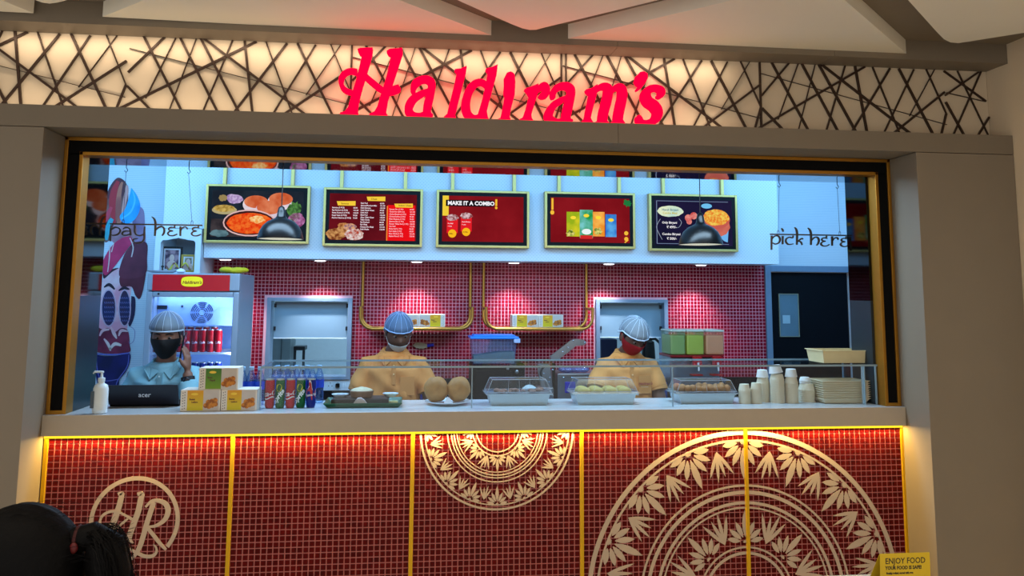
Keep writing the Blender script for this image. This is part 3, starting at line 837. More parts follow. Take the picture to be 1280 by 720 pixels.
col3 = ['Paneer Pav (1 PC)', 'Chole Pav (200 gm)', 'Chole Bhature (2 PC)', 'Chole Kulche (2 PC)', 'Plain Bhature (1 PC)', 'Samosa Pav (1 PC)', 'Paneer Tikka Roll (1 PC)', 'Veg Roll', 'Pasta Roll (1 PC)', 'Puri Sabji (1 PC)', 'Rice Chole (1 PC)', 'Rajma Rice (1 PC)']
for cs, u, up, v0, dv in ((col1, .03, .27, .32, .055), (col2, .355, .575, .215, .0512), (col3, .685, .92, .335, .0528)):
    for k, s in enumerate(cs):
        cc = (240, 226, 236) if cs is not col3 else (255, 190, 200)
        stext(t, U, s, u, v0 + dv * k, .0128, cc, 4, .0004); stext(t, U, '%d.00' % (60 + 13 * ((k * 7) % 9)), up, v0 + dv * k, .0128, cc, 4, .0004)
for u, v, r, c1, c2 in ((.08, .88, .11, (206, 150, 90), (120, 60, 30)), (.18, .80, .10, (214, 160, 100), (140, 80, 40)), (.29, .88, .11, (226, 214, 210), (176, 70, 50)), (.16, .70, .06, (216, 150, 90), (150, 80, 40)), (.24, .72, .07, (230, 170, 120), (120, 90, 120))):
    flat('picture', [disc(U, u, v, r, .62, wob=.12, seed=int(u * 99))], ce(c1, 1, c2, 50), t, L1 - .0036 - u * .002)
# 3: combo
t, U, D = screen(2, (546, 236.8), (661.5, 310.6), (566, 643), 'wall screen above the counter reading MAKE IT A COMBO')
m_wood = ce((120, 16, 24), 1, (136, 22, 30), 5)
flat('picture', [rect(U, 0, 0, 1, 1)], m_wood, t, L1)
flat('picture', [rect(U, .0, .0, .075, .44)], ce((240, 206, 60)), t, L1 - .0012)
flat('picture', [rect(U, .04, .09, .63, .23)], ce((20, 14, 22)), t, L1 - .0024)
stext(t, U, 'MAKE IT A COMBO', .062, .20, .037, (245, 245, 250), 4, .0016)
flat('picture', [rect(U, .648, .06, .672, .21), disc(U, .66, .25, .016, 1)], ce((245, 190, 50)), t, L1 - .0036)
for u, v in ((.055, .5), (.225, .46)):
    flat('picture', [rect(U, u, v, u + .135, v + .32)], ce((226, 30, 40)), t, L1 - .0024)
    flat('picture', [disc(U, u + .068, v - .02, .072, .55, wob=.12)], ce((220, 190, 196), 1, (130, 60, 60), 60), t, L1 - .0036)
    flat('picture', [disc(U, u + .068, v + .33, .05, 1.0)], ce((248, 186, 30)), t, L1 - .0036)
    stext(t, U, '₹199/-' if u > .1 else '₹99/-', u + .03, v + .35, .013, (90, 30, 20), 5, .0003)
    for k, s in enumerate(('Chole Bhature', '+ Lassi') if u > .1 else ('Pav Bhaji', '+ Cola')): stext(t, U, s, u + .012, v + .12 + k * .06, .010, (255, 220, 225), 4, .0003)
# 4: drinks
t, U, D = screen(3, (681, 239), (794.5, 311.4), (699, 774), 'wall screen with four bright drink packets on dark red wood')
flat('picture', [rect(U, 0, 0, 1, 1)], m_wood, t, L1)
flat('picture', [rect(U, .01, .02, .035, .28), disc(U, .02, .34, .025, 1.1)], ce((245, 190, 60)), t, L1 - .0012)
flat('picture', [disc(U, .97, .10, .05, .8, wob=.3, seed=2)], ce((30, 120, 60)), t, L1 - .0012)
flat('picture', [disc(U, .955, .78, .026, 1), disc(U, .955, .91, .026, 1), [U(.975, .92), U(.985, .94), U(.94, 1.0), U(.93, .985)]], ce((244, 190, 60)), t, L1 - .0012)
for u0, u1, v0, v1, c1, c2 in ((.20, .365, .32, .87, (214, 204, 40), (150, 176, 30)), (.52, .68, .31, .86, (236, 140, 40), (250, 190, 90)), (.69, .83, .36, .87, (40, 110, 200), (90, 170, 230)), (.365, .53, .27, .90, (30, 150, 70), (120, 200, 200))):
    flat('picture', [rect(U, u0, v0, u1, v1)], ce(c1, 1, c2, 12), t, L1 - .0024 - (.0012 if c1[0] == 30 else 0))
    flat('picture', [disc(U, (u0 + u1) / 2, v0 + .13, .035, .6)], ce((250, 220, 60)), t, L1 - .0050)
flat('picture', [rect(U, .37, .84, .525, .92)], ce((210, 40, 40)), t, L1 - .0050)
flat('picture', [disc(U, .45, .76, .06, .6)], ce((235, 245, 245)), t, L1 - .0050)
for u, v in ((.25, .8), (.6, .75)): flat('picture', [disc(U, u, v, .05, .8, wob=.4, seed=int(u * 50))], ce((80, 110, 30), 1, (230, 220, 120), 60), t, L1 - .0050)
# 5: biryani
t, U, D = screen(4, (811, 241.5), (923, 315), (829, 902.5), 'rightmost wall screen, navy offer card with rice bowl and prices')
flat('picture', [rect(U, 0, 0, 1, 1)], ce((22, 20, 48), 1, (34, 28, 62), 3), t, L1)
for r4 in ((.02, .03, .95, .04), (.02, .96, .95, .97), (.02, .03, .028, .97)): flat('picture', [rect(U, *r4)], ce((120, 140, 170)), t, L1 - .0012)
flat('picture', [disc(U, .2, .26, .165, .42, wob=.05)], ce((186, 220, 206), 1, (222, 232, 196), 8), t, L1 - .0012)
stext(t, U, 'Handi Biryani', .09, .25, .022, (60, 120, 140), 3, .0004); stext(t, U, 'Combo Meal', .10, .32, .020, (200, 180, 60), 3, .0004)
for v, s in ((.53, 'Only Biryani'), (.63, '₹ 499/-'), (.78, 'Combo Biryani'), (.88, '₹ 500/-')):
    stext(t, U, s, .09 if s[0] != '₹' else .15, v, .0215 if s[0] != '₹' else .024, (240, 236, 240), 3, .0006)
mb = MB()
for st in ([(.07, .43, .004), (.02, .6, .004), (.05, .75, .004), (.09, .88, .004)], [(.31, .42, .004), (.34, .5, .004), (.31, .6, .004), (.26, .62, .004)]): add_stroke(mb, [(a, b, c_ * 1.6) for a, b, c_ in st], lambda x, y: Vector((U(x, y)[0], YD - .0014, U(x, y)[1])), (0, -.001, 0))
mb.build('picture', ce((150, 160, 180)), t)
flat('picture', [disc(U, .67, .13, .07, .45)], ce((110, 190, 236)), t, L1 - .0012)
flat('picture', [disc(U, .95, .78, .1, .8, a0=90, a1=270)], ce((110, 180, 236)), t, L1 - .0012)
flat('picture', [[U(.62, .4), U(.95, .4), U(.97, .6), U(.92, .74), U(.84, .80), U(.72, .76), U(.66, .62)]], ce((196, 96, 84), 1, (214, 120, 100), 8), t, L1 - .0024)
flat('picture', [disc(U, .79, .42, .18, .68)], ce((196, 90, 80)), t, L1 - .0036)
flat('picture', [disc(U, .79, .38, .165, .62, wob=.06)], ce((238, 208, 90), 1, (230, 120, 40), 60), t, L1 - .0048)
flat('picture', [disc(U, .43, .40, .045, 1), disc(U, .50, .35, .045, 1), disc(U, .44, .48, .035, 1)], ce((196, 70, 70), 1, (226, 140, 130), 30), t, L1 - .0024)
# ================================================================ hanging word signs
m_bz = mat('bronze_cut_letters', (84, 62, 40), 0.35, 0.6)
m_wire = cm((60, 66, 74), 0.4, 0.6)


def word(label, Yw, ox, oy, s, strokes, bar_, wires, w=15):
    f = lambda x, y: (lambda p: Vector((p.x, Yw, p.z)))(P(ox + x / s, oy + y / s, Yw))
    cx = f((bar_[0][0] + bar_[1][0]) / 2, bar_[0][1])
    t = thing('hanging_word_sign', label, 'sign', tuple(cx))
    mb = MB(); A, B = f(*bar_[0]), f(*bar_[1]); zz = (A.z + B.z) / 2
    MB().box(A.x, B.x, Yw - .012, Yw, zz - .0035, zz + .0035).build('rail', m_bz, t)
    for nm, sts in strokes:
        m2 = MB()
        for st in sts: add_stroke(m2, [(a, b, c_ * 1.25) for a, b, c_ in st], f, (0, -.011, 0))
        m2.build(nm, [m_bz], t)
    for px_ in wires:
        top = Vector((P(px_[0], px_[1], Yw).x, Yw - .006, ZC)); bot = P(px_[2], px_[3], Yw); bot = Vector((bot.x, Yw - .006, zz + .012)); xh = top.x
        MB().tube([Vector((xh, Yw - .006, ZC)), Vector((xh, Yw - .006, ZC - .02)), Vector((xh + .008, Yw - .006, ZC - .034)), Vector((xh, Yw - .006, ZC - .046)), Vector((xh - .008, Yw - .006, ZC - .036))], .0022, 6).build('ceiling_hook', m_wire, t)
        MB().tube([top - Vector((0, 0, .046)), bot], .0013, 5).build('wire', m_wire, t)
        lp = [bot + Vector((.006 * math.cos(a), 0, .012 * math.sin(a))) for a in [2 * PI * k / 12 for k in range(13)]]
        MB().tube(lp, .0012, 5, cap=False).build('wire_loop', m_wire, t)
    return t


e_st = lambda dx, dy: [[(878 + dx, 208 + dy, 12), (870 + dx, 238 + dy, 12)], [(884 + dx, 246 + dy, 8), (840 + dx, 238 + dy, 12), (805 + dx, 250 + dy, 12), (806 + dx, 272 + dy, 12), (850 + dx, 283 + dy, 10), (808 + dx, 292 + dy, 12), (790 + dx, 318 + dy, 14), (815 + dx, 340 + dy, 12), (860 + dx, 340 + dy, 12), (905 + dx, 322 + dy, 10)]]
YW1 = 4.10 * K
word('hanging bronze letter sign reading pay here, in front of mural', YW1, 130, 260, 9.846, [
    ('letter', [[(95, 212, 10), (86, 290, 14), (82, 410, 14)], [(92, 268, 12), (140, 240, 14), (190, 250, 14), (205, 285, 14), (175, 325, 14), (120, 338, 12), (98, 328, 8)]]),
    ('letter', [[(240, 262, 8), (270, 242, 14), (315, 250, 14), (330, 290, 14), (332, 340, 14)], [(326, 288, 10), (270, 285, 14), (232, 305, 14), (240, 332, 14), (290, 335, 12), (328, 318, 10)]]),
    ('letter', [[(385, 212, 16), (382, 290, 15), (405, 330, 14), (450, 340, 13), (490, 325, 12)], [(505, 230, 12), (500, 300, 14), (494, 390, 14), (450, 430, 14), (390, 428, 12), (362, 400, 12), (380, 382, 10), (420, 376, 8)]]),
    ('letter', [[(592, 108, 6), (622, 135, 16), (636, 180, 18), (636, 260, 18), (630, 345, 15)], [(640, 275, 10), (680, 238, 14), (725, 232, 15), (745, 265, 16), (740, 310, 16), (718, 342, 10)]]),
    ('letter', e_st(0, 0)), ('letter', [[(945, 228, 18), (942, 345, 14)], [(948, 278, 10), (975, 242, 12), (1012, 236, 13), (1032, 262, 12)]]), ('letter', e_st(292, 2))],
     ((80, 206), (1212, 206)), [(158.5, 208, 155, 270), (236.5, 212, 240.5, 276)])
e2 = lambda dx, dy: [[(882 + dx, 268 + dy, 12), (874 + dx, 296 + dy, 12)], [(890 + dx, 302 + dy, 8), (850 + dx, 292 + dy, 12), (820 + dx, 304 + dy, 12), (824 + dx, 328 + dy, 12), (862 + dx, 338 + dy, 10), (820 + dx, 350 + dy, 12), (808 + dx, 378 + dy, 14), (835 + dx, 400 + dy, 12), (880 + dx, 400 + dy, 12), (918 + dx, 380 + dy, 10)]]
word('hanging bronze letter sign reading pick here, right side', YW1, 950, 270, 10.667, [
    ('letter', [[(150, 262, 16), (148, 360, 14), (148, 452, 13)], [(150, 312, 10), (185, 272, 14), (235, 268, 15), (262, 310, 16), (245, 355, 14), (200, 375, 14), (162, 358, 8)]]),
    ('letter', [[(297, 268, 16), (296, 378, 13)]]), ('letter_dot', [[(280, 165, 6), (296, 185, 15), (304, 212, 8)]]),
    ('letter', [[(436, 262, 10), (428, 292, 12), (385, 285, 13), (345, 305, 14), (340, 345, 14), (375, 380, 13), (438, 372, 9)]]),
    ('letter', [[(455, 152, 6), (478, 182, 16), (488, 240, 18), (485, 385, 14)], [(490, 350, 10), (520, 320, 14), (552, 300, 14), (565, 312, 9)], [(508, 335, 10), (540, 350, 14), (556, 388, 10)]]),
    ('letter', [[(632, 160, 6), (660, 190, 16), (674, 250, 18), (673, 388, 14)], [(678, 330, 10), (715, 290, 14), (755, 285, 15), (778, 318, 16), (770, 362, 16), (748, 392, 10)]]),
    ('letter', e2(0, 0)), ('letter', [[(955, 272, 18), (955, 398, 13)], [(958, 335, 10), (985, 298, 12), (1020, 290, 13), (1038, 316, 12)]]), ('letter', e2(262, 6))],
     ((130, 240), (1178, 266)), [(973, 222, 972, 288), (1045.5, 224, 1049, 291)])
# ================================================================ pendants
m_shade = mat('black_enamel', (10, 12, 14), 0.3, var=0.0, spec=.35)
m_in = mat('white_enamel', (240, 240, 225), 0.5, emis=(255, 250, 230), es=.25)


def pendant(px, py, wpx, Yd, label):
    c = P(px, py, Yd); r = (PX(px + wpx / 2, Yd, py) - PX(px - wpx / 2, Yd, py)) / 2
    t = thing('pendant_lamp', label, 'lamp', tuple(c), 'dome pendants')
    pf = [(1.0, 0), (.99, .12), (.93, .34), (.8, .58), (.6, .77), (.38, .88), (.27, .93), (.2, 1.02), (.17, 1.25), (.13, 1.42), (.05, 1.48)]
    MB().lathe([(a * r, b * r) for a, b in pf], c, 36, cap=False).build('shade', m_shade, t, 60)
    MB().lathe([(r * 1.0, 0), (r * .975, .001), (r * .96, .12 * r), (r * .9, .34 * r), (r * .77, .57 * r), (r * .57, .75 * r), (0.001, .86 * r)], c, 36, cap=False).build('shade_lining', m_in, t, 60)
    MB().lathe([(r * 1.015, -.002), (r * 1.015, .006), (r * .99, .006), (r * .985, -.002), (r * 1.015, -.002)], c, 36, cap=False).build('rim', m_shade, t, 60)
    MB().ell(c + Vector((0, 0, .35 * r)), (.028, .028, .035)).build('bulb', mat('glass_bulb', (250, 245, 230), .3), t, 60)
    MB().tube([c + Vector((0, 0, 1.46 * r)), Vector((c.x, c.y, ZC))], .0028, 6).build('cord', m_shade, t)


pendant(350.5, 298.5, 57, 4.0 * K, 'black dome pendant lamp hanging in front of curry photo screen')
pendant(876, 305.5, 52, 4.12 * K, 'black dome pendant lamp hanging in front of navy rice screen')
# downlights under the bulkhead
for i, (px, py) in enumerate(((281, 323), (400, 325), (521, 325.5), (643, 326.5), (762, 328), (877.5, 329.5))):
    x = PX(px, 5.26 * K, py)
    t = thing('downlight', ['first recessed downlight under bulkhead, above the drinks cooler', 'second recessed downlight from left, over the left hatch', 'third downlight from left, above the left brass rack', 'fourth downlight from left, above the right brass rack', 'fifth downlight from left, above the right hatch', 'rightmost recessed downlight, above the juice tanks'][i], 'downlight', (x, 5.28 * K, zbk), 'downlights under the bulkhead')
    MB().lathe([(.052, 0), (.052, -.007), (.038, -.009), (.036, -.001)], (x, 5.28 * K, zbk - .0006), 24).build('trim_ring', cm((225, 230, 235), .3), t, 40)
    MB().lathe([(.037, -.0085), (.037, -.0105), (.03, -.0125)], (x, 5.28 * K, zbk), 24).build('lens', emi('lamp_lens', (240, 246, 255), 6), t, 40)
    l = bpy.data.lights.new('downlight_beam', 'SPOT'); l.energy = 27; l.color = (.95, .92, 1.0); l.spot_size = math.radians(84); l.spot_blend = .75; l.shadow_soft_size = .02
    lo = bpy.data.objects.new('downlight_beam', l); COL.objects.link(lo); lo.location = (x, 5.30 * K, zbk - .02); lo.rotation_euler = (math.radians(14), 0, 0)
# ================================================================ mural
mu = thing('wall_mural', 'painted wall mural of a turbaned man in sunglasses with moustache', 'mural', (P(160, 500, YT).x, YT, 1.0))


def mur(polys, strokes, cols, lay, ox=0, oy=0, s=1.0, nm='paint_layer', sc2=6):
    Yl = YT + .0035 - .0011 * lay; f = lambda x, y: (lambda p: Vector((p.x, Yl, p.z)))(P(ox + x / s, oy + y / s, Yl)); mb = MB()
    for q in polys:
        if len(q[0]) == 2: mb.prism([f(*p) for p in smoothpts([tuple(x) for x in q] + [tuple(q[0])], 4)[:-1]], (0, -.001, 0))
    for st in strokes: add_stroke(mb, st, f, (0, -.001, 0))
    mb.build(nm, mat('mural_paint', cols[0], .6, var=0) if len(cols) == 1 else two(cols[0], cols[1], sc2), mu)


def two(a, b, s_):
    m = mat('mural_paint', a, .6, var=0.0); nt = m.node_tree; no = [n for n in nt.nodes if n.type == 'TEX_NOISE'][0]; no.inputs['Scale'].default_value = s_
    cr = nt.nodes.new('ShaderNodeValToRGB'); cr.color_ramp.elements[0].position = .42; cr.color_ramp.elements[1].position = .58
    cr.color_ramp.elements[0].color = rgb(*a); cr.color_ramp.elements[1].color = rgb(*b)
    nt.links.new(no.outputs['Fac'], cr.inputs[0]); nt.links.new(cr.outputs[0], nt.nodes['Principled BSDF'].inputs['Base Color'])
    return m


o8 = dict(ox=80, oy=190, s=4.8)
mur([[(250, 270), (280, 200), (320, 155), (360, 170), (380, 210), (385, 300), (370, 420), (300, 500), (240, 530)]], [], ((92, 40, 48), (140, 90, 80)), 1, **o8)
mur([], [[(300, 430, 20), (290, 320, 40), (300, 240, 40), (325, 175, 20)]], ((186, 40, 50),), 2, **o8)
mur([], [[(330, 430, 24), (325, 320, 30), (335, 230, 24), (350, 180, 12)]], ((196, 110, 84), (160, 80, 70)), 2.5, **o8)
mur([], [[(255, 530, 14), (262, 450, 40), (290, 400, 20)]], ((60, 160, 176),), 3, **o8)
mur([], [[(248, 440, 10), (262, 380, 26), (285, 330, 16)]], ((206, 60, 80),), 3, **o8)
mur([[(445, 320), (478, 350), (485, 430), (488, 560), (440, 600), (405, 500), (410, 430)]], [], ((150, 120, 150), (120, 96, 130)), 1.5, **o8)
mur([], [[(345, 420, 16), (360, 320, 20), (375, 240, 22), (378, 200, 12)]], ((214, 150, 140),), 3, **o8)
mur([[(405, 215), (440, 265), (458, 330), (432, 395), (390, 428), (350, 420), (335, 385), (365, 345), (385, 290)]], [], ((20, 140, 214), (40, 170, 236)), 3.5, **o8)
mur([], [[(345, 400, 8), (400, 360, 10), (425, 290, 10), (412, 235, 4)]], ((90, 196, 240),), 4.5, **o8)
mur([[(300, 430), (400, 430), (440, 470), (420, 530), (400, 560), (330, 560), (280, 520)]], [], ((176, 130, 140), (140, 96, 110)), 2.2, **o8)
mur([[(420, 540), (496, 545), (498, 640), (490, 730), (400, 760), (330, 740), (360, 620)]], [], ((92, 30, 50), (110, 40, 60)), 2.6, **o8)
mur([[(400, 505), (410, 540), (360, 610), (300, 690), (250, 740), (228, 700), (240, 640), (290, 560), (350, 515)]], [], ((206, 46, 96), (186, 36, 84)), 3.6, **o8)
mur([], [[(395, 515, 5), (415, 570, 7), (405, 630, 6)], [(275, 560, 5), (272, 640, 6), (262, 720, 5)], [(300, 545, 4), (285, 600, 5)]], ((216, 196, 190),), 4.6, **o8)
o6 = dict(ox=80, oy=330, s=6.0)
mur([[(285, 130), (340, 55), (410, 30), (500, 30), (505, 190), (490, 300), (470, 520), (440, 640), (330, 660), (270, 560), (262, 300)]], [], ((226, 150, 166), (236, 196, 200)), 1, **o6)
mur([[(500, 20), (610, 10), (600, 160), (570, 260), (535, 235), (505, 170), (430, 170), (420, 90)]], [], ((84, 18, 36), (104, 30, 50)), 2, **o6)
mur([[(290, 60), (350, 40), (410, 30), (360, 60), (300, 110)]], [], ((60, 20, 40),), 2, **o6)
mur([], [[(300, 175, 8), (340, 155, 24), (380, 190, 12)], [(410, 200, 8), (450, 180, 24), (490, 190, 10)]], ((40, 20, 40),), 3, **o6)
for cx, rx in ((335, 58), (455, 48)):
    el = lambda r_, s_: [(cx + r_ * math.cos(a), 330 + s_ * math.sin(a)) for a in [2 * PI * k / 16 for k in range(16)]]
    mur([el(rx, 140)], [], ((206, 170, 190),), 4, **o6); mur([el(rx - 9, 130)], [], ((56, 30, 62), (28, 34, 84)), 5, **o6)
    mur([], [[(cx + dx, y_ - 7, 5), (cx + dx + 4, y_ + 7, 5)] for y_ in (255, 290, 325, 360, 395, 425) for dx in (-30, -15, 0, 15, 30)], ((104, 104, 160),), 6, **o6)
mur([[(505, 240), (535, 260), (530, 380), (495, 470), (480, 420), (500, 330)]], [], ((40, 24, 60),), 3, **o6)
mur([[(250, 470), (290, 490), (330, 480), (380, 510), (430, 480), (480, 500), (492, 600), (480, 665), (250, 660), (245, 560)]], [], ((104, 22, 50), (140, 40, 70)), 4, **o6)
mur([], [[(268, 540, 10), (290, 500, 20), (340, 490, 12)], [(300, 560, 10), (330, 600, 22), (350, 650, 10)], [(350, 470, 8), (375, 520, 26), (395, 560, 8)], [(410, 540, 8), (430, 500, 22), (480, 505, 8)], [(345, 640, 14), (380, 600, 26), (430, 610, 16)]], ((232, 176, 180), (240, 210, 200)), 5, **o6)
mur([], [[(500, 470, 3), (530, 500, 3), (525, 570, 3), (495, 600, 3), (485, 580, 3)]], ((120, 100, 160),), 5, **o6)
o9 = dict(ox=100, oy=420, s=6.86)
mur([[(140, 130), (160, 165), (300, 170), (425, 150), (425, 230), (390, 310), (340, 370), (320, 440), (180, 450), (140, 360), (130, 240)]], [], ((30, 26, 96), (24, 20, 70)), 5.5, **o9)
mur([], [[(140, 152, 10), (280, 160, 12), (425, 145, 10)], [(150, 380, 7), (240, 385, 8), (330, 370, 6)], [(420, 160, 6), (405, 260, 8), (330, 370, 8), (310, 420, 6)], [(140, 200, 6), (150, 300, 8), (175, 380, 7)]], ((110, 110, 190),), 6.5, **o9)
# ================================================================ drinks cooler
m_cool = mat('cooler_grey_body', (150, 166, 184), 0.35, 0.2, var=0.03)
fx0, fx1, fy0, fy1 = P(181, 400, 4.75 * K).x, P(297.5, 400, 4.75 * K).x, 4.75 * K, 5.19 * K
fz = PZ(240, 341.5, fy0)
ck = thing('drinks_cooler', 'tall grey glass-door drinks cooler with red header, holding cans', 'cooler', ((fx0 + fx1) / 2, (fy0 + fy1) / 2, 0))
zd1 = PZ(240, 365, fy0); w_ = .035
MB().box(fx0, fx0 + w_, fy0 + .04, fy1, .05, fz, .004).box(fx1 - w_, fx1, fy0 + .04, fy1, .05, fz, .004).box(fx0 + w_, fx1 - w_, fy1 - .04, fy1, .05, fz).box(fx0 + w_, fx1 - w_, fy0 + .04, fy1 - .04, zd1 - .01, fz).box(fx0 + w_, fx1 - w_, fy0 + .04, fy1 - .04, .05, .25).build('body', m_cool, ck)
MB().box(fx0, fx1, fy0, fy0 + .039, zd1 + .008, fz, .006).build('header', m_cool, ck)
hd = MB().box(PX(191, fy0, 350), PX(287.5, fy0, 350), fy0 - .003, fy0 + .002, PZ(240, 363.5, fy0), PZ(240, 343.5, fy0)).build('header_panel', mat('red_header_print', (190, 22, 34), .35, emis=(190, 16, 30), es=.10), ck)
c = P(240, 352, fy0 - .004)
MB().prism([(c.x + .062 * math.copysign(abs(math.cos(a)) ** .6, math.cos(a)), fy0 - .003, c.z + .030 * math.copysign(abs(math.sin(a)) ** .6, math.sin(a))) for a in [2 * PI * k / 28 for k in range(28)]], (0, -.002, 0)).build('badge', mat('yellow_badge', (240, 220, 30), .4, emis=(240, 220, 30), es=.3), hd)
mb = MB(); add_text(mb, "Haldiram's", .026, lambda x, y, z: Vector((c.x - .055 + x, fy0 - .0056, c.z - .013 + y)), bold=.0006, shear=.2); mb.build('badge_text', cm((120, 30, 20), .5), hd)
# door
dz0 = .28
dd = MB().box(fx0, fx0 + w_, fy0, fy0 + .035, dz0, zd1, .006).box(fx1 - w_, fx1, fy0, fy0 + .035, dz0, zd1, .006).box(fx0 + w_, fx1 - w_, fy0, fy0 + .035, zd1 - .03, zd1, .006).box(fx0 + w_, fx1 - w_, fy0, fy0 + .035, dz0, dz0 + .05, .006).build('door', m_cool, ck)
MB().box(fx0 + w_ + .001, fx1 - w_ - .001, fy0 + .012, fy0 + .018, dz0 + .051, zd1 - .031).build('door_glass', glass('cooler_glass', (.82, .9, 1.0), .04), dd)
MB().box(fx0 + .008, fx0 + .022, fy0 - .03, fy0 - .001, .9, 1.2, .004).build('handle', cm((60, 66, 76), .4, .3), dd)
MB().lathe([(.006, 0), (.006, .003)], (fx0 + .07, fy0 - .001, zd1 - .012), 12, M=Matrix.Rotation(PI / 2, 3, 'X')).build('lock', m_shade, dd)
m_cin = mat('cooler_blue_glow_lining', (150, 180, 226), .5, emis=(84, 130, 226), es=.30, var=0)  # lining glows by itself to imitate the light inside the cooler
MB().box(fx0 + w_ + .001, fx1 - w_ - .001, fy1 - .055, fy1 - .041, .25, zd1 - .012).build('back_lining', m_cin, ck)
area('cooler_lamp', ((fx0 + fx1) / 2, fy0 + .07, zd1 - .02), fx1 - fx0 - .1, .03, .9, (.5, .7, 1.0), (math.radians(20), 0, 0))
area('cooler_lamp', (fx1 - w_ - .006, fy0 + .045, (zd1 + .6) / 2), .9, .02, 3.0, (.75, .85, 1.0), (0, math.radians(90), math.radians(-25)))
bp = MB(); yb_ = fy0 + .12
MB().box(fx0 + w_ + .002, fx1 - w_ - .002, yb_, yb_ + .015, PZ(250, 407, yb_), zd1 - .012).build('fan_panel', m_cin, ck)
c = P(252.5, 390.5, yb_)
for r_ in (.020, .031, .042, .052, .061):
    for q in range(6): ring_pts = [c + Vector((r_ * 1.05 * math.cos(a), -.002, r_ * math.sin(a))) for a in [math.radians(60 * q + 6 + 48 * k / 8) for k in range(9)]]; bp.tube(ring_pts, .0028, 5)
bp.build('fan_grille', cm((34, 50, 96), .5), ck)
c = P(203, 384, yb_); MB().box(c.x - .035, c.x + .03, yb_ - .012, yb_ - .001, c.z - .012, c.z + .012, .002).build('thermostat', cm((12, 14, 24), .3), ck)
c = P(228, 383, yb_); MB().ell(c + Vector((0, -.006, 0)), (.007, .006, .008), 10, 6).build('sensor', cm((16, 20, 50), .4), ck)
# shelves
shz = [PZ(250, 440, fy0 + .1), PZ(250, 441, fy0 + .1) - .20, PZ(250, 441, fy0 + .1) - .42, .55]
for z_ in shz:
    mb = MB(); mb.box(fx0 + w_ + .002, fx1 - w_ - .002, fy0 + .052, fy0 + .060, z_ - .012, z_); mb.box(fx0 + w_ + .002, fx1 - w_ - .002, fy1 - .068, fy1 - .060, z_ - .012, z_)
    for k in range(22): xx = fx0 + w_ + .008 + k * (fx1 - fx0 - 2 * w_ - .02) / 21; mb.box(xx, xx + .003, fy0 + .060, fy1 - .068, z_ - .008, z_ - .004)
    mb.build('wire_shelf', cm((225, 232, 240), .35, .2), ck)
m_can_r = mat('red_can', (186, 14, 30), .4, 0, spec=.25, var=0)
m_lid = cm((190, 196, 200), .3, .8)
m_can_g = mat('green_can', (8, 92, 40), .4, 0, spec=.25, var=0); m_can_b = mat('blue_can', (22, 34, 116), .4, 0, spec=.25, var=0)


def wrap(mb, s, size, c, r, z, a0=0.0, tilt=0.0, **k):
    vs, fs = text_mesh(s, size, align='CENTER', **k); ct, st = math.cos(tilt), math.sin(tilt)
    out = []
    for x, y, zz in vs:
        X, Y_ = x * ct - y * st, x * st + y * ct; a = a0 + X / r
        out.append((c[0] + r * math.sin(a), c[1] - r * math.cos(a), c[2] + z + Y_))
    mb.add(out, fs)


def canister(c, r, h, body, label, grp, art=None):
    t = thing('drink_can', label, 'can', c, grp)
    MB().lathe([(r * .80, 0), (r * .86, .003), (r, .012), (r, h - .016), (r * .90, h - .006)], c, 24).build('can_body', body, t, 50)
    MB().lathe([(r * .90, h - .0058), (r * .92, h), (r * .86, h), (r * .84, h - .004)], c, 24).build('can_rim', m_lid, t, 50)
    if art: art(t, c, r, h)
    return t


def art_cola(t, c, r, h):
    mb = MB(); wrap(mb, 'Coca-Cola', .033, c, r + .0005, h * .42, 0, 0.15, bold=.0006, shear=.3)
    mb.build('lettering', cm((236, 226, 226), .4), t)
    mb = MB()
    for k in range(20): a, b = -1.2 + k * .12, -1.08 + k * .12; mb.add([(c[0] + (r + .0004) * math.sin(q), c[1] - (r + .0004) * math.cos(q), c[2] + h * (.33 + .04 * math.sin(q * 2.2)) + dz) for q, dz in ((a, 0), (b, 0), (b, .005), (a, .005))], [(0, 1, 2, 3)])
    mb.build('wave', cm((236, 226, 226), .4), t)


def art_lime(t, c, r, h):
    mb = MB(); wrap(mb, 'Sprite', .030, c, r + .0006, h * .36, 0.1, 0.9, bold=.0012, shear=.2); mb.build('lettering', cm((236, 240, 236), .4), t)
    mb = MB(); n = 16; cc = []
    for k in range(n): a = 2 * PI * k / n; aa = -.15 + .013 * math.cos(a) / r; cc.append((c[0] + (r + .0005) * math.sin(aa), c[1] - (r + .0005) * math.cos(aa), c[2] + h * .70 + .017 * math.sin(a)))
    mb.poly(cc); mb.build('lime', cm((214, 206, 30), .4), t)


def art_thumb(t, c, r, h):
    def pl(pts, rr): return [(c[0] + rr * math.sin(x / r), c[1] - rr * math.cos(x / r), c[2] + z) for x, z in pts]
    th = [(-.020, .045), (-.022, .062), (-.020, .078), (-.012, .080), (-.006, .094), (-.008, .112), (-.004, .118), (.002, .108), (.004, .092), (.006, .080), (.024, .078), (.024, .045), (.006, .036)]
    MB().poly(pl([(x * 1.12, z * 1.08) for x, z in th], r + .0004)).build('emblem_edge', cm((230, 220, 220), .4), t)
    MB().poly(pl(th, r + .0009)).build('emblem', cm((206, 50, 36), .4), t)
    mb = MB(); wrap(mb, 'Thums Up', .015, c, r + .0014, .054, 0.02, .12, bold=.0006); mb.build('lettering', cm((236, 226, 226), .4), t)


